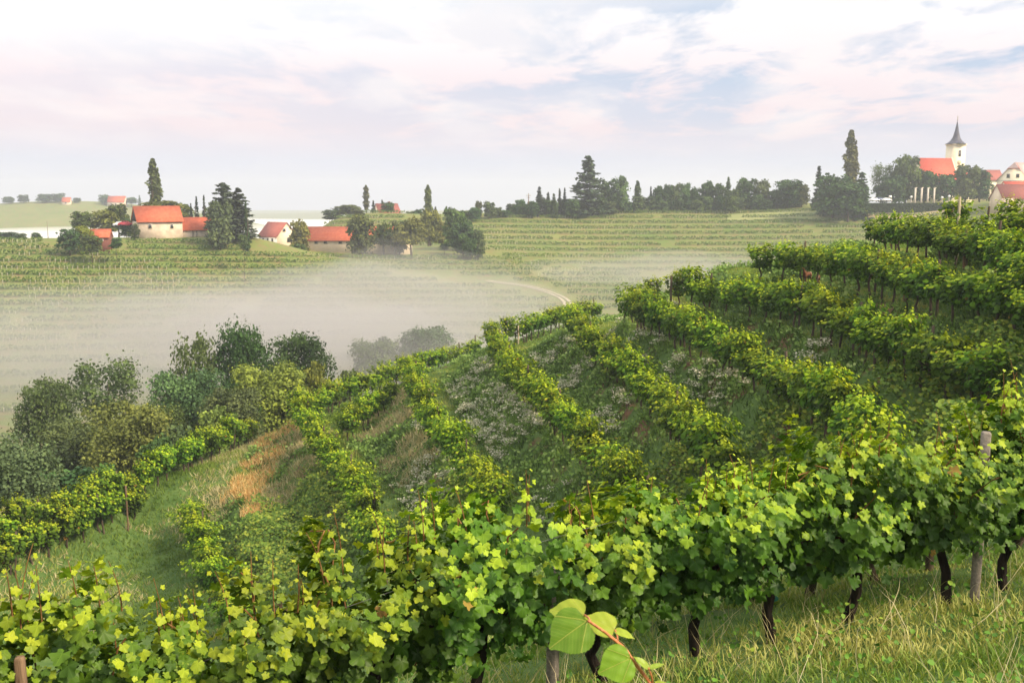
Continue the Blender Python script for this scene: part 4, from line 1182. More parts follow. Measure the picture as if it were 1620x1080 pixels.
for i in range(30):
    px = 812 + i * 15.4 + random.uniform(-4, 4)
    T('b', px, 342 - min(1, i / 14) * 8, 320 - min(1, i / 14) * 6 + random.uniform(-6, 4), 26, 402 + min(1, i / 14) * 8 + random.uniform(-3, 5), random.choice(['dk', 'dk', 'gr']), 'low dark shrub in the unbroken undergrowth of the right ridge trees', 'undergrowth shrubs of the right ridge')
g = 'trees by the church'
T('s', 1293, 334, 259, 26, 398, 'con', 'sparse dark spruce left of the tall right poplar', g)
T('f', 1341, 336, 206, 24, 392, 'pop', 'tallest forked poplar left of the church', g)
T('d', 1316, 337, 277, 56, 382, 'dk', 'big dark round tree at the left foot of the tall right poplar', g)
T('c', 1361, 337, 270, 46, 384, 'dk', 'broad dark conifer at the right foot of the tall right poplar', g)
T('d', 1342, 338, 288, 60, 378, 'dk', 'low wide dark tree in front of the tall right poplar', g)
T('o', 1396, 324, 260, 38, 420, 'br', 'thin see-through tree left of the church trees', g)
T('d', 1393, 326, 292, 22, 416, 'dk', 'small dark tree under the see-through tree', g)
T('d', 1432, 323, 246, 40, 414, 'md', 'tallest round tree covering the left end of the church roof', g)
T('d', 1412, 323, 277, 42, 412, 'dk', 'dark tree left below the tallest church tree', g)
T('d', 1462, 322, 268, 40, 412, 'dk', 'dark tree in front of the middle of the church roof', g)
T('d', 1492, 322, 275, 34, 410, 'dk', 'dark tree below the church tower, left', g)
T('d', 1526, 322, 261, 42, 410, 'md', 'round tree in front of the foot of the church tower', g)
T('d', 1550, 322, 268, 32, 410, 'dk', 'dark tree between the church tower and the big cream house', g)
T('b', 1582, 330, 297, 40, 370, 'lt', 'light green bush in front of the brown roof at right', g)
g = 'trees in the hollow left of the terraces'
T('n', 80, 705, 597, 80, 98, 'br', 'dark leaning tree at left against the mist, gaps in its crown', g)
T('o', 172, 660, 570, 108, 112, 'br', 'brownish spreading tree with visible stem against the mist', g)
T('n', 206, 745, 634, 116, 80, 'lt', 'large pale yellow-green tree left of centre in the hollow', g)
T('n', 22, 830, 702, 130, 62, 'gr', 'dark blue-green tree in the bottom of the hollow at the left edge', g)
T('b', 112, 800, 742, 110, 66, 'dk', 'low dark thicket between the blue-green tree and the crest row', g)
T('n', 128, 750, 662, 110, 86, 'br', 'dark brown-green bushy tree below the brownish spreading tree', g)
T('o', 316, 665, 530, 74, 106, 'md', 'thin ragged tree left of the tallest hollow tree', g)
T('n', 300, 720, 582, 100, 88, 'gr', 'grey-green tree with pale flower heads in the hollow', g)
T('n', 389, 660, 514, 78, 108, 'dk', 'tallest dark tree in the hollow against the mist', g)
T('n', 476, 640, 525, 84, 104, 'dk', 'dark twin-topped tree right of the tallest hollow tree', g)
T('n', 425, 675, 573, 108, 92, 'yl', 'yellow-green leafy tree in front of the dark twin-topped tree', g)
T('n', 368, 700, 612, 90, 84, 'gr', 'grey-green shrubby tree behind the crest row', g)
T('b', 342, 705, 644, 70, 78, 'lt', 'bright green bush just behind the left crest row', g)
T('n', 262, 740, 640, 70, 84, 'md', 'green bushy tree between the pale tree and the grey-green one', g)
T('b', 498, 640, 572, 56, 98, 'yl', 'yellow-green bush right end of the hollow by the crest', g)
T('b', 250, 770, 690, 70, 74, 'dk', 'dark bush in the shade behind the left crest row', g)
T('n', 598, 640, 533, 76, 148, 'gr', 'left one of the two pale trees lost in the mist', g)
T('n', 674, 620, 516, 84, 150, 'gr', 'right taller one of the two pale trees lost in the mist', g)
T('b', 555, 650, 585, 50, 130, 'md', 'bush half hidden by mist behind the crest row', g)
g = 'trees of the far village'
for i, (px, tp, wd, lab) in enumerate([(14, 314, 22, 'leftmost hazy dark tree on the far village hill'), (38, 311, 20, 'hazy tree second from the left on the far hill'), (72, 310, 32, 'wide hazy tree in the middle of the far hill'), (92, 309, 26, 'hazy tree just left of the small far house'), (122, 316, 14, 'small hazy tree right of the small far house'),
                                       (166, 311, 22, 'hazy tree left of the long far red roof'), (208, 315, 22, 'hazy tree right of the long far red roof'), (221, 311, 9, 'thin hazy conifer right of the long far red roof')]):
    T('d' if wd > 10 else 'c', px, 322, tp - 3, wd * .8, 930, 'dk', lab, g)
g = 'trees in the fog at the left edge'
T('d', 12, 378, 367, 34, 320, 'dk', 'dark tree top poking out of the fog at the left edge', g)
T('d', 33, 378, 369, 18, 322, 'gr', 'small tree top in the fog right of the left-edge one', g)
T('b', 58, 377, 368, 20, 300, 'dk', 'dark bush on the crest beside the thin white pole', g)
g = 'thicket bushes in the hollow'
for i, (px, tp, wd, Y, c) in enumerate([(60, 735, 90, 74, 'dk'), (95, 715, 80, 90, 'br'), (160, 705, 80, 88, 'md'), (175, 735, 70, 72, 'dk'), (240, 665, 80, 92, 'md'), (285, 672, 70, 80, 'gr'), (335, 640, 70, 90, 'dk'), (360, 655, 60, 80, 'md'), (395, 640, 70, 88, 'dk'), (440, 610, 80, 96, 'md'), (470, 605, 60, 92, 'lt'), (520, 600, 60, 104, 'md'), (45, 770, 90, 64, 'dk'), (140, 770, 70, 66, 'gr'), (300, 690, 60, 72, 'md')]):
    T('b', px, tp + 60, tp, wd, Y, c, 'low leafy bush of the dense thicket filling the hollow behind the crest row', g)

# ------------------------------------------------------------------ buildings
M['wall_white'] = noisy('wall_white', (0.60, 0.58, 0.55), (0.70, 0.68, 0.64), 0.6, 0.9, 0.1)
M['wall_cream'] = noisy('wall_cream', (0.58, 0.47, 0.34), (0.68, 0.56, 0.42), 0.5, 0.9, 0.1)
M['wall_church'] = noisy('wall_church', (0.72, 0.64, 0.46), (0.78, 0.70, 0.52), 0.5, 0.9, 0.1)
M['wall_old'] = noisy('wall_old', (0.46, 0.36, 0.28), (0.66, 0.55, 0.43), 0.7, 0.95, 0.1)
def roof_mat(nm, a, b):
    m = Mat(nm)
    f = m.contrast(m.noise(1.3, 5), .35, .65)
    wv = m.n('ShaderNodeTexWave', wave_type='BANDS', bands_direction='Z'); wv.inputs['Scale'].default_value = 2.2
    m.l(m.n('ShaderNodeTexCoord').outputs['Object'], wv.inputs['Vector'])
    return m.surf(m.mix(f, a, b), .85, .2, wv.outputs['Fac'], .5, .05)
M['roof_red'] = roof_mat('roof_red', (0.36, 0.075, 0.035), (0.46, 0.115, 0.055))
M['roof_orange'] = roof_mat('roof_orange', (0.38, 0.080, 0.038), (0.47, 0.13, 0.065))
M['roof_church'] = roof_mat('roof_church', (0.56, 0.085, 0.05), (0.62, 0.11, 0.065))
M['roof_brown'] = roof_mat('roof_brown', (0.24, 0.075, 0.06), (0.30, 0.10, 0.08))
M['roof_pale'] = roof_mat('roof_pale', (0.52, 0.36, 0.32), (0.60, 0.44, 0.40))
M['slate'] = noisy('slate', (0.030, 0.030, 0.050), (0.055, 0.055, 0.085), 0.8, .6, .4)
M['glass'] = Mat('window_glass').surf((0.02, 0.02, 0.025), 0.15, 0.6)
M['frame'] = Mat('window_frame').surf((0.55, 0.50, 0.45), 0.6, 0.3)
M['shutter'] = Mat('shutter').surf((0.16, 0.055, 0.04), 0.7, 0.2)
M['dark_board'] = noisy('dark_board', (0.010, 0.011, 0.018), (0.025, 0.024, 0.03), 2)
M['copper'] = Mat('gilt').surf((0.25, 0.18, 0.07), 0.4, 0.5)
def win(parent, face, u, v, w_, h_, L, W, mat='glass', arch=False):
    """window on a wall: face f(ront -y) b r l ; u along the wall from its centre, v sill height"""
    b = Bag(); fr = Bag()
    cx_, rz = {'f': ((u, -W / 2), 0), 'r': ((L / 2, u), math.pi / 2), 'l': ((-L / 2, u), -math.pi / 2), 'b': ((-u, W / 2), math.pi)}[face]
    n = np.array((math.sin(rz), -math.cos(rz)))
    c = np.array(cx_) + n * 0.05
    fr.box((c[0], c[1], v + h_ / 2), (w_ + .24, .12, h_ + .24), rz)
    o = fr.build('window', M['frame'], parent)
    c2 = np.array(cx_) + n * 0.10
    if arch:
        b.box((c2[0], c2[1], v + h_ * .42), (w_, .06, h_ * .84), rz)
        th = np.linspace(0, math.pi, 9); V = []
        for s_ in (-.03, .03):
            for t in th: V.append((math.cos(t) * w_ / 2, s_, v + h_ * .84 + math.sin(t) * w_ / 2))
        V = np.array(V); cs, sn = math.cos(rz), math.sin(rz)
        V = np.stack([V[:, 0] * cs - V[:, 1] * sn + c2[0], V[:, 0] * sn + V[:, 1] * cs + c2[1], V[:, 2]], -1)
        b.add(V, [np.array([list(range(9))]), np.array([list(range(17, 8, -1))])])
    else:
        b.box((c2[0], c2[1], v + h_ / 2), (w_, .06, h_), rz)
    b.build('pane', M[mat], o)
    return o
def gable_walls(L, W, H, RH, sink=2.5, hip=0.0):
    """walls with gables at +-x; ridge along x"""
    b = Bag()
    prof = [(-W / 2, -sink), (W / 2, -sink), (W / 2, H), (W / 2 * hip, H + RH * (1 - hip)), (-W / 2 * hip, H + RH * (1 - hip)), (-W / 2, H)] if hip else [(-W / 2, -sink), (W / 2, -sink), (W / 2, H), (0, H + RH), (-W / 2, H)]
    V = np.array([(sx * L / 2, y, z) for sx in (-1, 1) for y, z in prof]); n = len(prof)
    b.add(V, [np.array([list(range(n))[::-1]]), np.array([list(range(n, 2 * n))]), np.array([(i, (i + 1) % n, n + (i + 1) % n, n + i) for i in range(n)])])
    return b
def gable_roof(L, W, H, RH, over=0.45, th=0.22, hip=0.0, hipx=1.2):
    """two slabs; hip clips the gable ends"""
    b = Bag()
    sl = RH / (W / 2); e = W / 2 + over
    x0, x1 = -L / 2 - over * .7, L / 2 + over * .7
    rx0, rx1 = (x0 + hipx * hip, x1 - hipx * hip)
    for s in (-1, 1):
        P = [(x0, s * e, H - over * sl), (x1, s * e, H - over * sl), (x1, s * hip * W / 2, H + RH * (1 - hip)), (rx1, 0, H + RH), (rx0, 0, H + RH), (x0, s * hip * W / 2, H + RH * (1 - hip))]
        if not hip: P = P[:2] + P[3:5]
        n = len(P); V = np.array([(x, y, z + th) for x, y, z in P] + [(x, y, z + .01) for x, y, z in P])
        F = [np.array([list(range(n))]), np.array([list(range(2 * n - 1, n - 1, -1))]), np.array([(i, n + i, n + (i + 1) % n, (i + 1) % n) for i in range(n)])]
        b.add(V, F)
    if hip:
        for x, rx in ((x0, rx0), (x1, rx1)):
            V = np.array([(x, -hip * W / 2, H + RH * (1 - hip) + th), (x, hip * W / 2, H + RH * (1 - hip) + th), (rx, 0, H + RH + th)])
            b.add(V, [np.array([(0, 1, 2)])])
    return b
def house(name, px, base, Y, rz, L, W, H, RH, wall, roof, label, cat='house', wins=(), over=.45, hip=0.0, chim=(), gable=None, parent_root=None, hipx=1.2):
    p = atY(px, base, Y)
    root = empty(name, (p[0], Y, p[2]), R(rz), label=label, cat=cat)
    gable_walls(L, W, H, RH, hip=hip).build('wall', M[wall], root)
    ro = gable_roof(L, W, H, RH, over, hip=hip, hipx=hipx).build('roof', M[roof], root)
    for (x, y, z, hh) in chim:
        b = Bag(); b.box((x, y, z), (.7, .7, hh)); b.box((x, y, z + hh / 2 + .06), (.86, .86, .12)); b.build('chimney', M['roof_brown'], ro)
    for wd in wins:
        win(root, *wd[:5], L, W, *(wd[5:]))
    if gable:
        s, mt = gable
        b = Bag()
        for k in (0.0, 0.09):
            pass
        x = s * (L / 2 + .03)
        V = np.array([(x, -W / 2, H - .1), (x, W / 2, H - .1), (x, 0, H + RH - .05), (x + s * .06, -W / 2, H - .1), (x + s * .06, W / 2, H - .1), (x + s * .06, 0, H + RH - .05)])
        b.add(V, [np.array([(0, 1, 2), (3, 5, 4)]), np.array([(0, 3, 4, 1), (1, 4, 5, 2), (2, 5, 3, 0)])])
        b.build('gable_boarding', M[mt], root)
    return root
# left farm
h1 = house('farmhouse', 250, 376, 264, 31, 11.2, 7.5, 4.5, 3.6, 'wall_old', 'roof_orange', 'left farmhouse with tall orange tiled roof and dark boarded gable', wins=[('f', -2.6, 2.7, .7, .9), ('f', 2.9, 2.6, .6, .9)], gable=(-1, 'dark_board'))
p1 = Matrix.Rotation(R(31), 4, 'Z') @ Vector((10.4, -.4, 0)) + Vector(h1.location)
h2 = house('farm_annex', 306, 378, p1.y, 31, 9.8, 6.2, 2.7, 2.9, 'wall_old', 'roof_red', 'lower farm annex with red tiled roof joined right of the left farmhouse', cat='outbuilding')
for i, u in enumerate((-.8, .2)):
    b = Bag(); b.box((u, -3.16, 1.1), (.12, .12, 2.3)); b.build('downpipe', M['dark_board'], h2)
hut = house('garden_hut', 160, 384, 246, 8, 4.6, 3.6, 1.5, 1.7, 'shutter', 'roof_orange', 'small wooden hut with bright red roof among bushes', cat='hut', over=.3, wins=[('f', 0.6, .5, .6, .6)])
# barn group
hb = house('white_house', 440, 391, 308, -38, 8.6, 7.6, 3.6, 3.9, 'wall_cream', 'roof_brown', 'white and cream house with dark red roof left of the long barn', wins=[('r', 1.0, 1.7, 1.9, 1.3), ('r', -1.0, 5.0, .9, .8), ('f', -2.2, 1.7, .7, 1.1), ('f', 0, 1.7, .7, 1.1), ('f', 2.2, 1.7, .7, 1.1)])
b = Bag(); b.box((0, -3.85, 1.3), (8.56, .05, 4.4)); b.build('white_front', M['wall_white'], hb)
house('long_barn', 570, 396, 312, 2, 32, 8, 3.6, 3.6, 'wall_cream', 'roof_orange', 'long low barn with orange tiled roof behind round trees', cat='barn', wins=[('f', x, 2.3, 1.0, .7) for x in (-13, -10.2, -5.6, 0.2, 4.6, 10.5)], over=.6)
b_ = house('ridge_farmhouse', 612, 349, 424, 30, 9.5, 7.5, 3.0, 4.0, 'wall_cream', 'roof_brown', 'small cream farmhouse with brown-red roof on the back ridge', wins=[('l', 0, 1.0, .9, 1.1), ('f', -2, 1, .9, 1.1), ('f', 2, 1, .9, 1.1)], chim=[(1.5, .8, 7.2, 1.4)])
# church
pc = atY(1474, 322, 432)
ch = empty('church', (pc[0], 432, pc[2]), R(14), label='village church with red nave roof, cream tower and dark pointed spire', cat='church')
gable_walls(17, 11, 9.5, 9.5).build('nave_wall', M['wall_church'], ch)
gable_roof(16.4, 11, 9.5, 9.5, .5).build('nave_roof', M['roof_church'], ch)
b = Bag(); Lr = 17.6
for sgn in (-1, 1):
    V = np.array([(8.3, sgn * 5.9, 8.9), (8.3, 0, 19.6), (8.3, 0, 18.6), (8.3, sgn * 5.9, 7.9)]); V2 = V + np.array([.5, 0, 0])
    VV = np.concatenate([V, V2]); b.add(VV, [np.array([(0, 1, 2, 3), (7, 6, 5, 4), (0, 4, 5, 1), (1, 5, 6, 2), (2, 6, 7, 3), (3, 7, 4, 0)])])
b.build('gable_coping', M['wall_church'], ch)
b = gable_walls(7, 9, 6.5, 7); o = b.build('porch_wall', M['wall_church'], ch); o.location = (12.4, -.6, 0)
b = gable_roof(6.6, 9, 6.5, 7, .4); o = b.build('porch_roof', M['roof_church'], ch); o.location = (12.4, -.6, 0)
tx = 14.2
b = Bag(); tw = 5.6; ty = 5.2
b.box((tx, ty, 11.3), (tw, tw, 27.4)); 
tow = b.build('tower', M['wall_church'], ch)
b = Bag(); b.box((tx, ty, 25.2), (tw + .7, tw + .7, .45)); b.build('cornice', M['wall_church'], tow)
prof = [(z_r, 25.45 + (z_h - 25.45) * .68) for z_r, z_h in [(4.55, 25.45), (3.5, 26.2), (2.4, 27.6), (1.6, 29.6), (1.1, 32.2), (.70, 35), (.3, 38.2), (.05, 40.4)]]
sp = Bag().lathe(prof, (tx, ty, 0), 8, phase=math.pi / 8).build('spire', M['slate'], tow)
b = Bag(); b.lathe([(.02, 35.4), (.22, 35.6), (.25, 35.8), (.02, 36.0)], (tx, ty, 0), 8); b.box((tx, ty, 36.7), (.14, .14, 1.5)); b.box((tx, ty, 36.9), (.8, .13, .13)); b.build('cross', M['copper'], sp)
def tower_win(u, v, w_, h_, face):
    o = win(ch, face, u, v, w_, h_, tw, tw, 'glass', True)
    o.location = (tx, ty, 0); o.parent = tow
for fc in 'fr':
    tower_win(0, 20.2, 1.1, 2.4, fc)
    tower_win(0, 12.6, .6, 1.2, fc)
b = Bag()
for fc in range(1):
    th = np.arange(20) / 20 * 2 * math.pi
    V = np.concatenate([[(tx, ty - tw / 2 - .12, 17.6)], np.stack([tx + .95 * np.cos(th), np.full(20, ty - tw / 2 - .12), 17.6 + .95 * np.sin(th)], -1), np.stack([tx + .95 * np.cos(th), np.full(20, ty - tw / 2 + .05), 17.6 + .95 * np.sin(th)], -1)])
    b.add(V, [np.array([(0, 1 + i, 1 + (i + 1) % 20) for i in range(20)]), np.array([(1 + i, 21 + i, 21 + (i + 1) % 20, 1 + (i + 1) % 20) for i in range(20)])])
b.build('clock_face', noisy('clock_face', (0.52, 0.42, 0.26), (0.58, 0.48, 0.30), 3), tow)
# houses right of the church
hr = house('guest_house', 1612, 318, 378, 221, 13.5, 11.6, 7.6, 6.4, 'wall_church', 'roof_pale', 'big cream house with hipped gable and four brown windows at the right edge', hip=.34, hipx=2.2,
           wins=[('r', -1.7, 8.6, 1.0, 1.3), ('r', 1.7, 8.6, 1.0, 1.3), ('r', -2.9, 3.9, 2.6, 1.7, 'shutter'), ('r', 2.2, 3.9, 2.6, 1.7, 'shutter'), ('f', 4.5, 4.0, .9, 1.6, 'shutter')])
b = Bag()
x1 = 13.5 / 2 + .45 * .7; V = np.array([(x1 + .02, -.34 * 5.8 - .3, 7.6 + 6.4 * .66 + .1), (x1 + .02, .34 * 5.8 + .3, 7.6 + 6.4 * .66 + .1), (x1 - 2.2, 0, 14.3), (x1 - .2, -.34 * 5.8 - .3, 7.6 + 6.4 * .66 + .02), (x1 - .2, .34 * 5.8 + .3, 7.6 + 6.4 * .66 + .02), (x1 - 2.4, 0, 14.1)])
b.add(V, [np.array([(0, 1, 2), (3, 5, 4)]), np.array([(0, 3, 4, 1), (1, 4, 5, 2), (2, 5, 3, 0)])]); b.build('hip_roof', M['roof_church'], hr)
b = Bag(); b.box((6.79, 0, 7.5), (.1, 11.6, .22)); b.build('string_course', M['frame'], hr)
house('red_roofed_shed', 1612, 318, 352, 4, 12, 5, 4.6, 2.0, 'wall_church', 'roof_church', 'low building with bright red roof in front of the big cream house', cat='outbuilding', over=.3)
house('brown_roofed_barn', 1615, 326, 330, 3, 17, 8, 2.6, 4.3, 'wall_cream', 'roof_brown', 'barn with long brown-red roof at the right edge above the vines', cat='barn', over=.4)
house('cream_shed', 1592, 330, 300, 5, 4.2, 3, 1.6, 1.2, 'wall_cream', 'roof_pale', 'small pinkish cream shed just above the topmost vine row', cat='shed', over=.2, wins=[('f', -.6, .3, .8, .9)])
house('hidden_house', 1556, 318, 440, 2, 12, 8, 9.2, 4.0, 'wall_church', 'roof_brown', 'house showing only its dark red roof between tower and big cream house')
# far village
house('far_farmhouse', 186, 327, 925, 4, 15, 9, 4.5, 5.0, 'wall_cream', 'roof_red', 'long red-roofed house far off on the misty left hill', wins=[('f', -4, 1.5, 1.2, 1.5), ('f', 0, 1.5, 1.2, 1.5), ('f', 4, 1.5, 1.2, 1.5)])
house('far_cottage', 106, 324, 920, 10, 7, 6, 3.0, 3.6, 'wall_cream', 'roof_red', 'tiny red-roofed house among trees on the misty left hill', wins=[('f', 0, 1, 1, 1.2)])

# ------------------------------------------------------------------ memorial square by the church
M['stone'] = noisy('stone', (0.42, 0.37, 0.31), (0.58, 0.52, 0.44), 1.0)
M['lamp_glass'] = Mat('lamp_glass').surf((0.75, 0.75, 0.74), 0.3, 0.5)
SQ = 395
for i, (px, lab) in enumerate([(1447, 'leftmost of the four pale stone columns below the church'), (1457, 'second from left of the four pale stone columns'), (1467, 'third from left of the four pale stone columns'), (1477, 'rightmost of the four pale stone columns below the church')]):
    p = atY(px, 322, SQ); hh = atY(px, 297.5, SQ)[2] - p[2]
    root = empty('stone_column', p, R(12), label=lab, cat='column', group='stone columns below the church')
    b = Bag(); b.box((0, 0, hh / 2 - 1), (.52, .52, hh + 2), taper=.93); b.build('shaft', M['stone'], root)
    b = Bag(); b.box((.2, 0, hh + .12), (1.05, .4, .22)); b.build('arm', M['stone'], root)
for i, (px, base, lab) in enumerate([(1441, 321, 'globe lamp left of the four stone columns'), (1490, 321, 'smaller globe lamp right of the four stone columns'), (1501, 321, 'globe lamp nearest the topmost vine row')]):
    p = atY(px, base, SQ); hh = atY(px, (312, 313, 311)[i], SQ)[2] - p[2]
    root = empty('globe_lamp', p, 0, label=lab, cat='lamp', group='globe lamps by the columns')
    Bag().lathe([(.30, -1.5), (.28, hh * .3), (.22, hh - .4), (.30, hh - .3)], (0, 0, 0), 8).build('post', M['stone'], root)
    a = np.linspace(-math.pi / 2, math.pi / 2, 9)
    Bag().lathe(np.stack([np.cos(a) * .48 + .01, hh + .1 + np.sin(a) * .48], -1), (0, 0, 0), 12).build('globe', M['lamp_glass'], root, True)
# clipped hedge
p0 = atY(1374, 331, 388); p1 = atY(1512, 331, 388)
b = Bag(); r = np.random.default_rng(5); n = 5200
X = r.uniform(p0[0], p1[0], n); zz = r.uniform(-1.2, 2.3, n); side_ = r.random(n)
Yh = np.where(side_ < .6, 388 - .9 + r.normal(0, .08, n), 388 + r.uniform(-.9, .9, n)); zz = np.where(side_ < .6, zz, 2.2 + r.normal(0, .07, n))
leaves_at(b, np.stack([X, Yh, p0[2] + zz], -1), np.stack([0 * X, np.where(side_ < .6, -1.0, 0), np.where(side_ < .6, 0.2, 1)], -1), .42, np.clip(r.normal(.5, .15, n), 0, 1), r)
hd = empty('clipped_hedge', ((p0[0] + p1[0]) / 2, 388, p0[2]), 0, label='long dark clipped hedge below the columns by the church', cat='hedge')
o = b.build('foliage', M['tree_leaf'], None); o.color = (.04, .065, .025, 1); o.parent = hd; o.matrix_parent_inverse = hd.matrix_world.inverted() if False else Matrix.Translation(-Vector(hd.location))
b = Bag(); b.box((0, 0, .4), (p1[0] - p0[0], 1.3, 3.2), taper=.98); b.build('stems', M['dark_board'], hd)
# ------------------------------------------------------------------ cars
M['car_white'] = Mat('car_white').surf((0.75, 0.75, 0.76), .3, .5)
M['car_red'] = Mat('car_red').surf((0.45, 0.02, 0.04), .3, .5)
M['car_blue'] = Mat('car_blue').surf((0.10, 0.13, 0.22), .3, .5)
M['tyre'] = Mat('tyre').surf((0.02, 0.02, 0.02), .8, .2)
def car(px, base, Y, rz, mat, label):
    p = atY(px, base, Y)
    root = empty('parked_car', p, R(rz), label=label, cat='car')
    prof = [(-2.1, .35), (-2.1, .8), (-1.9, .92), (-1.5, .98), (-1.05, 1.42), (.35, 1.45), (1.0, .98), (1.85, .85), (2.1, .65), (2.1, .35)]
    b = Bag(); n = len(prof); V = np.array([(x, s * .85 * (1 if z < 1.1 else .82), z) for s in (-1, 1) for x, z in prof])
    b.add(V, [np.array([list(range(n))]), np.array([list(range(2 * n - 1, n - 1, -1))]), np.array([(i, n + i, n + (i + 1) % n, (i + 1) % n) for i in range(n)])]); b.build('body', M[mat], root)
    b = Bag()
    for s in (-1, 1):
        b.add(np.array([(-1.25, s * .79, 1.02), (.75, s * .79, 1.02), (.28, s * .735, 1.36), (-.98, s * .735, 1.36)]) + np.array([0, s * .03, 0]), [np.array([(0, 1, 2, 3)])])
    b.build('side_window', M['glass'], root)
    for x in (-1.3, 1.3):
        for s in (-1, 1):
            wb = Bag(); wb.lathe([(.05, -.1), (.31, -.1), (.33, 0), (.31, .1), (.05, .1)], (0, 0, 0), 12); o = wb.build('wheel', M['tyre'], root); o.rotation_euler = (math.pi / 2, 0, 0); o.location = (x, s * .8, .33)
    return root
car(192, 359, 268, 20, 'car_white', 'white car parked left of the left farmhouse')
car(200, 358.5, 265, 15, 'car_red', 'red car parked nearest the left farmhouse gable')
car(1383, 319, 402, 10, 'car_white', 'white car parked under the trees left of the hedge end')
car(1392, 318, 405, 4, 'car_blue', 'second pale blue car parked beside the hedge')
car(1403, 319, 400, 30, 'car_white', 'third car, white, parked closest to the memorial columns')
# ------------------------------------------------------------------ poles and a sign
p = atY(836, 346, 396); hh = atY(836, 306, 396)[2] - p[2]
root = empty('utility_pole', p, R(8), label='wooden utility pole with cross arm left of the giant cedar', cat='pole')
Bag().tube([(0, 0, -2), (0, 0, hh * .5), (.03, 0, hh)], [.22, .19, .14], 8).build('pole', M['old_wood'], root)
b = Bag(); b.box((0, -.18, hh - .8), (1.9, .14, .16)); b.box((0, -.18, hh - 1.6), (1.3, .14, .14)); b.build('cross_arm', M['old_wood'], root)
for x in (-.85, 0, .85):
    Bag().lathe([(.05, 0), (.10, .08), (.06, .2), (.02, .28)], (x, -.18, hh - .72), 6).build('insulator', M['lamp_glass'], root)
p = atY(76, 374, 262); hh = atY(76, 350, 262)[2] - p[2]
root = empty('thin_pole', p, 0, label='thin grey pole on the crest at far left before the fog', cat='pole')
Bag().tube([(0, 0, -1.5), (0, 0, hh)], [.11, .07], 6).build('mast', M['concrete'], root)
p = atY(1408, 319, 396)
root = empty('notice_board', p, R(5), label='small white notice board at the left end of the hedge', cat='sign')
b = Bag(); b.box((0, 0, 1.9), (1.2, .08, .9)); b.build('board', M['lamp_glass'], root)
for x in (-.5, .5):
    Bag().tube([(x, .06, -1), (x, .06, 2.3)], .05, 6).build('leg', M['stone'], root)

# ------------------------------------------------------------------ two roe deer between the vines
M['deer'] = noisy('deer_coat', (0.085, 0.032, 0.014), (0.15, 0.06, 0.026), 6)
M['deer_pale'] = Mat('deer_rump').surf((0.42, 0.30, 0.20), .9, .1)
def deer(loc, rz, label, head_up=True, sc=1.0):
    J = dict(pel=(-.42, 0, .70, .145), mid=(-.05, 0, .66, .155), che=(.30, 0, .69, .15), n1=(.46, 0, .86, .085), n2=(.56, 0, 1.06, .058), hd=(.62, 0, 1.16, .066), mz=(.78, 0, 1.10, .038), nose=(.84, 0, 1.08, .024),
             tail=(-.56, 0, .72, .05))
    if not head_up:
        J.update(n1=(.48, 0, .66, .08), n2=(.64, 0, .45, .055), hd=(.74, 0, .34, .062), mz=(.80, 0, .20, .036), nose=(.82, 0, .14, .024))
    E = [('pel', 'mid'), ('mid', 'che'), ('che', 'n1'), ('n1', 'n2'), ('n2', 'hd'), ('hd', 'mz'), ('mz', 'nose'), ('pel', 'tail')]
    for s, t in ((1, 'L'), (-1, 'R')):
        J['hip' + t] = (-.44, s * .09, .58, .10); J['kne' + t] = (-.34, s * .10, .44, .055); J['hoc' + t] = (-.50, s * .10, .27, .028); J['hft' + t] = (-.47, s * .10, 0.0, .02)
        E += [('pel', 'hip' + t), ('hip' + t, 'kne' + t), ('kne' + t, 'hoc' + t), ('hoc' + t, 'hft' + t)]
        J['sho' + t] = (.30, s * .085, .55, .075); J['elb' + t] = (.26, s * .09, .42, .04); J['wri' + t] = (.29, s * .09, .24, .024); J['fft' + t] = (.29, s * .09, 0.0, .02)
        E += [('che', 'sho' + t), ('sho' + t, 'elb' + t), ('elb' + t, 'wri' + t), ('wri' + t, 'fft' + t)]
        hx, _, hz_, _ = J['hd']
        J['ear' + t] = (hx - .05, s * .06, hz_ + .05, .025); J['tip' + t] = (hx - .09, s * .12, hz_ + .19, .012)
        E += [('hd', 'ear' + t), ('ear' + t, 'tip' + t)]
    names = list(J)
    me = bpy.data.meshes.new('deer_body')
    me.from_pydata([J[k][:3] for k in names], [(names.index(a), names.index(b)) for a, b in E], [])
    root = empty('roe_deer', loc, rz, label=label, cat='deer', group='roe deer in the vineyard')
    root.scale = (sc,) * 3
    o = link_mesh('body', me, root)
    me.materials.append(M['deer'])
    sk = o.modifiers.new('skin', 'SKIN'); 
    for i, k in enumerate(names): me.skin_vertices[0].data[i].radius = (J[k][3],) * 2
    me.skin_vertices[0].data[0].use_root = True
    sk.use_smooth_shade = True
    ss = o.modifiers.new('sub', 'SUBSURF'); ss.levels = 1; ss.render_levels = 1
    a = np.linspace(-math.pi / 2, math.pi / 2, 6)
    t = Bag().lathe(np.stack([np.cos(a) * .10 + .002, np.sin(a) * .13], -1), (0, 0, 0), 10).build('rump_patch', M['deer_pale'], root, True)
    t.location = (-.535, 0, .66); t.scale = (.5, 1, 1)
    eb = Bag()
    hx, _, hz_, _ = J['hd']
    for s in (-1, 1):
        eb.lathe(np.stack([np.cos(a) * .014 + .001, np.sin(a) * .014], -1), (hx + .06, s * .055, hz_ + .015), 6)
    eb.build('eyes', M['tyre'], root)
    return root
ex = atZ(1276, 446, -4.7); deer((ex[0], ex[1], hz(ex[0], ex[1]) - .02), R(228), 'red-brown roe deer standing with raised head under the vines', True, .78)
ex = atZ(1294, 448, -4.7); deer((ex[0], ex[1], hz(ex[0], ex[1]) - .04), R(70), 'second roe deer, rump and back half hidden by the vine', False, .7)

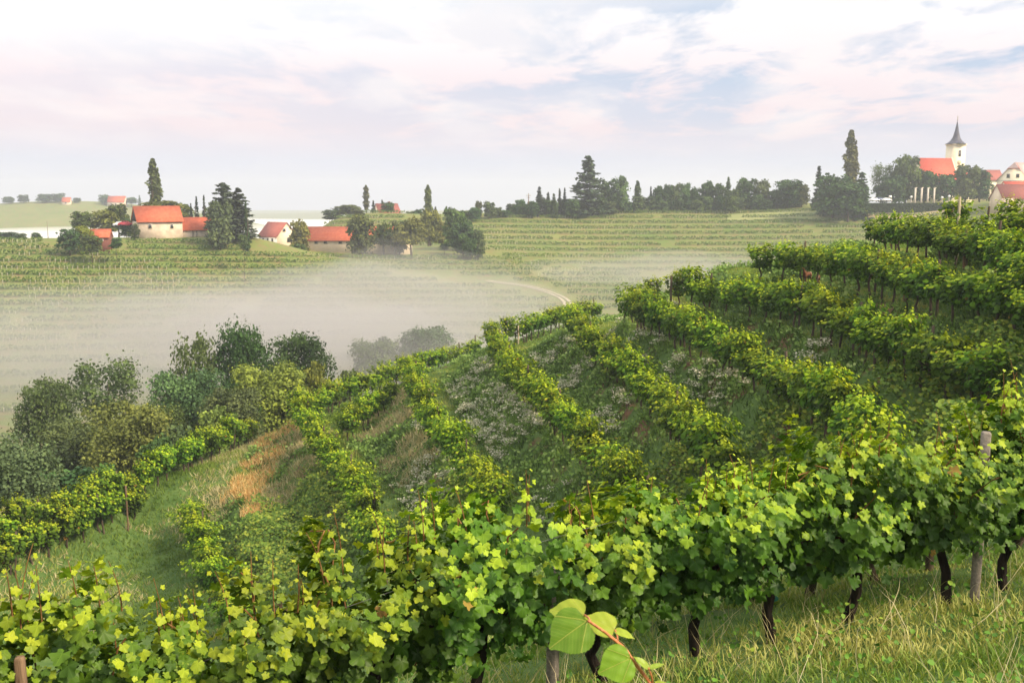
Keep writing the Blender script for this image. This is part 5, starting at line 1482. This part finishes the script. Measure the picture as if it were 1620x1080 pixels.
# ------------------------------------------------------------------ the round-leaved twig close to the camera
tw_m = Mat('twig_leaf')
lp = tw_m.n('ShaderNodeSeparateXYZ'); tw_m.l(tw_m.attr('leafpos', 'Vector'), lp.inputs[0])
ang_ = tw_m.math('ARCTAN2', lp.outputs[0], lp.outputs[1])
vein = tw_m.math('ABSOLUTE', tw_m.math('SINE', tw_m.math('MULTIPLY', ang_, 4.2)))
rad_ = tw_m.math('SQRT', tw_m.math('ADD', tw_m.math('MULTIPLY', lp.outputs[0], lp.outputs[0]), tw_m.math('MULTIPLY', lp.outputs[1], lp.outputs[1])))
vline = tw_m.math('SUBTRACT', 1.0, tw_m.contrast(tw_m.math('MULTIPLY', vein, rad_), 0.012, 0.055), True)
oi = tw_m.n('ShaderNodeObjectInfo')
blot = tw_m.contrast(tw_m.noise(28, 5), .35, .7)
colr = tw_m.mix(blot, tw_m.mix(1.0, (0.80, 0.85, 0.8), oi.outputs['Color'], 'MULTIPLY'), oi.outputs['Color'])
colr = tw_m.mix(tw_m.math('MULTIPLY', vline, .75), colr, (0.42, 0.42, 0.08))
sec_ = tw_m.math('ABSOLUTE', tw_m.math('SINE', tw_m.math('MULTIPLY', tw_m.math('SUBTRACT', lp.outputs[1], tw_m.math('MULTIPLY', tw_m.math('ABSOLUTE', lp.outputs[0]), 0.8)), 34.0)))
sline = tw_m.math('SUBTRACT', 1.0, tw_m.contrast(sec_, 0.04, 0.24), True)
colr = tw_m.mix(tw_m.math('MULTIPLY', sline, .35), colr, (0.30, 0.36, 0.06))
spot_ = tw_m.contrast(tw_m.noise(90, 3), .68, .74)
colr = tw_m.mix(tw_m.math('MULTIPLY', spot_, .7), colr, (0.16, 0.10, 0.03))
pb_ = tw_m.n('ShaderNodeBsdfPrincipled'); tw_m.l(colr, pb_.inputs['Base Color']); pb_.inputs['Roughness'].default_value = .45; pb_.inputs['Specular IOR Level'].default_value = .35
bp = tw_m.n('ShaderNodeBump'); bp.inputs['Strength'].default_value = .5; bp.inputs['Distance'].default_value = .003; tw_m.l(tw_m.math('MULTIPLY', vline, -1.0), bp.inputs['Height']); tw_m.l(bp.outputs[0], pb_.inputs['Normal'])
tr_ = tw_m.n('ShaderNodeBsdfTranslucent'); tw_m.l(colr, tr_.inputs[0])
mx_ = tw_m.n('ShaderNodeMixShader'); mx_.inputs[0].default_value = .35; tw_m.l(pb_.outputs[0], mx_.inputs[1]); tw_m.l(tr_.outputs[0], mx_.inputs[2]); tw_m.l(mx_.outputs[0], tw_m.out.inputs[0])
stem_m = noisy('twig_stem', (0.36, 0.11, 0.04), (0.46, 0.18, 0.06), 60, .5, .4)
SP3 = [(1062, 1130, 2.02), (1038, 1092, 2.01), (1012, 1058, 2.0), (985, 1022, 2.0), (958, 1000, 1.99), (930, 981, 1.98)]
SP3 = np.array([atY(*q) for q in SP3])
foot = np.array([SP3[0][0] + .10, 2.12, 0]); foot[2] = hz(foot[0], foot[1]) - .05
twig = empty('leafy_twig', foot, 0, label='reddish twig with large round leaves in front of everything at bottom centre', cat='twig')
def local(P): return np.asarray(P) - foot
b = Bag(); b.tube(local(np.concatenate([[foot], [foot * .5 + SP3[0] * .5 + np.array([.03, 0, 0])], SP3])), [.0065, .0055, .0045, .0042, .004, .0036, .0032, .003], 8)
b.build('stem', stem_m, twig, True)
def round_leaf(att, tip, tilt, ratio, colr, seed, bend=.16, toothed=True):
    r = np.random.default_rng(seed)
    a = np.array(atY(*att)); t = np.array(atY(*tip)); ax = t - a; L = np.linalg.norm(ax)
    view = norm(-(a + t) / 2)
    nrm = norm(view + np.asarray(tilt))
    Fm = frames(nrm[None], ax[None])[0]
    rings, segs = 8, 72
    th = np.linspace(-math.pi, math.pi, segs, endpoint=False)
    # heart-shaped outline measured from the stalk point at (0, .0), tip at (0, 1)
    R_ = 0.45 + 0.03 * np.cos(th) + .02 * np.cos(3 * th)
    ox = np.sin(th) * R_ * ratio * 1.02; oy = 0.37 + np.cos(th) * R_ * 1.0
    oy += 0.15 * np.exp(-(th / .20) ** 2)                                   # drawn-out tip
    notch = np.exp(-((np.abs(th) - math.pi) / .30) ** 2); oy += notch * .16
    if toothed: k = 1 + .028 * (np.arange(segs) % 2 - .5); ox *= k; oy = .37 + (oy - .37) * k
    V = [(0, 0.02, 0)]; 
    for i in range(1, rings + 1):
        f = i / rings
        for j in range(segs): V.append((ox[j] * f, .02 + (oy[j] - .02) * f, 0))
    V = np.array(V)
    uv = V.copy()
    V[:, 2] = -bend * (V[:, 1] - .3) ** 2 + .22 * np.abs(V[:, 0]) - .42 * V[:, 0] ** 2 + .018 * np.sin(V[:, 0] * 17 + r.uniform(0, 6)) * np.sin(V[:, 1] * 15)
    W = (V * L) @ Fm.T + a
    F3 = np.array([(0, 1 + j, 1 + (j + 1) % segs) for j in range(segs)])
    F4 = np.array([(1 + (i - 1) * segs + j, 1 + i * segs + j, 1 + i * segs + (j + 1) % segs, 1 + (i - 1) * segs + (j + 1) % segs) for i in range(1, rings) for j in range(segs)])
    bb = Bag(); bb.add(local(W), [F3, F4], .5, uv)
    o = bb.build('leaf', tw_m.m, twig, True); o.color = (*colr, 1)
    return o, a
round_leaf((929, 981, 1.975), (869, 1022, 1.94), (-.05, 0, .25), 1.12, (0.12, 0.22, 0.010), 1)
o, _ = round_leaf((925, 972, 2.03), (871, 968, 2.06), (-.2, 0, .9), .95, (0.30, 0.36, 0.03), 2); o['label'] = 'yellowish leaf behind the largest one'
o, _ = round_leaf((973, 996, 2.02), (925, 985, 2.05), (.4, 0, 1.0), 1.0, (0.30, 0.36, 0.025), 3); o['label'] = 'curled yellow-green leaf right of the largest'
round_leaf((973, 996, 2.02), (1004, 1003, 2.0), (.2, 0, 1.3), .5, (0.32, 0.40, 0.03), 4)
round_leaf((999, 1040, 1.97), (953, 1058, 1.93), (.1, 0, .2), 1.15, (0.17, 0.30, 0.012), 5)
round_leaf((1026, 1056, 1.99), (1006, 1036, 1.99), (.9, 0, .6), .5, (0.26, 0.36, 0.03), 6)
round_leaf((1027, 1056, 1.99), (1052, 1047, 2.0), (.2, 0, 1.2), .35, (0.26, 0.36, 0.03), 7)
round_leaf((1035, 1082, 2.0), (1062, 1078, 1.98), (.2, 0, 1.2), .7, (0.30, 0.36, 0.03), 8)
for (a0, a1) in (((985, 1022, 2.0), (999, 1040, 1.97)), ((977, 1015, 2.0), (973, 996, 2.02)), ((1033, 1086, 2.01), (1026, 1056, 1.99)), ((935, 985, 1.98), (925, 972, 2.03))):
    q0, q1 = np.array(atY(*a0)), np.array(atY(*a1))
    Bag().tube(local(np.stack([q0, (q0 + q1) / 2 + np.array([.002, 0, .002]), q1])), .0022, 6).build('leaf_stalk', stem_m, twig, True)

# ------------------------------------------------------------------ air: haze over the whole country, valley mist, sea of fog beyond
def volume(name, dens, colr=(0.95, 0.95, 0.97), aniso=0.2):
    m = Mat(name)
    v = m.n('ShaderNodeVolumePrincipled')
    v.inputs['Color'].default_value = (*colr, 1)
    v.inputs['Density'].default_value = dens
    v.inputs['Anisotropy'].default_value = aniso
    m.l(v.outputs[0], m.out.inputs['Volume'])
    return m.m
hz_m = volume('haze_air', 0.00038, (0.70, 0.73, 0.84))
b = Bag(); zlo = float(ZZ.min()) - 1.0
b.box((0, 1750, (45 + zlo) / 2), (5400, 3800, 45 - zlo))
meta(b.build('haze', hz_m), 'pale morning haze in the air over the valley', None, None, 'stuff')
def blob(c, rad, mat, seed, name='mist', amp=.22, label='low morning mist lying in the valley'):
    me = bpy.data.meshes.new(name); bm = bmesh.new()
    bmesh.ops.create_icosphere(bm, subdivisions=5, radius=1.0)
    r = np.random.default_rng(seed); ph = r.uniform(0, 6.28, 9)
    for v in bm.verts:
        x, y, z = v.co
        d = 1 + amp * (math.sin(3.1 * x + ph[0] + 2 * math.sin(2 * y + ph[1])) * math.sin(2.7 * y + ph[2]) + .5 * math.sin(6.3 * x + ph[3] + 3 * z) * math.sin(5.2 * y + ph[4] + z) + .25 * math.sin(12 * x + ph[5]) * math.sin(11 * y + ph[6] + 5 * z))
        v.co = v.co * d
    bm.to_mesh(me); bm.free()
    me.materials.append(mat)
    o = link_mesh(name, me); o.location = c; o.scale = rad
    return meta(o, label, None, None, 'stuff')
MC = (0.62, 0.60, 0.625)
m1 = volume('mist_thin', 0.0045, MC); m2 = volume('mist_mid', 0.0095, MC)
def mist(px, py, Y, rx, ry, rz_, m, seed, amp=.22):
    p = atY(px, py, Y); blob(p, (rx, ry, rz_), m, seed, 'mist', amp)
m0 = volume('mist_veil', 0.0042, MC)
mist(250, 560, 170, 85, 48, 10, m0, 1, .35)
mist(420, 540, 185, 55, 40, 10, m1, 11, .35)
mist(560, 520, 190, 44, 38, 12, m2, 2, .3)
mist(470, 505, 205, 50, 26, 8, m1, 14, .3)
for i in range(9):
    mist(60 + i * 75, 478 + 14 * math.sin(i * 2.3) - i * 4, 212 + 6 * math.sin(i * 1.7), 15 + 6 * math.sin(i * 3.1), 9, 2.6 + 1.2 * math.sin(i * 1.3), m1, 40 + i, .4)
mist(130, 600, 155, 60, 34, 9, m0, 3, .4)
mist(560, 470, 225, 45, 22, 7.5, m1, 4)
mist(620, 418, 262, 13, 14, 7.0, m1, 5, .35)
mist(600, 450, 250, 26, 18, 7, m1, 10, .3)
mist(1010, 425, 262, 26, 26, 5.0, m2, 6, .3)
mist(1120, 425, 255, 34, 26, 4.5, m1, 7, .3)
mist(860, 480, 225, 40, 26, 7, m1, 8)
mist(480, 570, 160, 40, 30, 11, m2, 9)
mist(40, 615, 135, 42, 22, 9, m1, 16, .3)
mist(300, 545, 160, 50, 26, 9, m0, 17, .35)
mist(630, 560, 138, 16, 9, 6, m2, 15, .3)
m3 = volume('fog_sea', 0.010, (0.93, 0.93, 0.94), .1)
blob((-330, 620, -46), (430, 200, 22), m3, 21, 'fog_bank', .12, 'sea of white fog filling the valley beyond the left crest')
blob((-700, 1300, -56), (1100, 480, 22), m3, 22, 'fog_bank', .12, 'far sea of white fog below the misty left hill')
blob((-120, 560, -40), (190, 120, 20), m3, 23, 'fog_bank', .15, 'white fog behind the left farm and the barn')
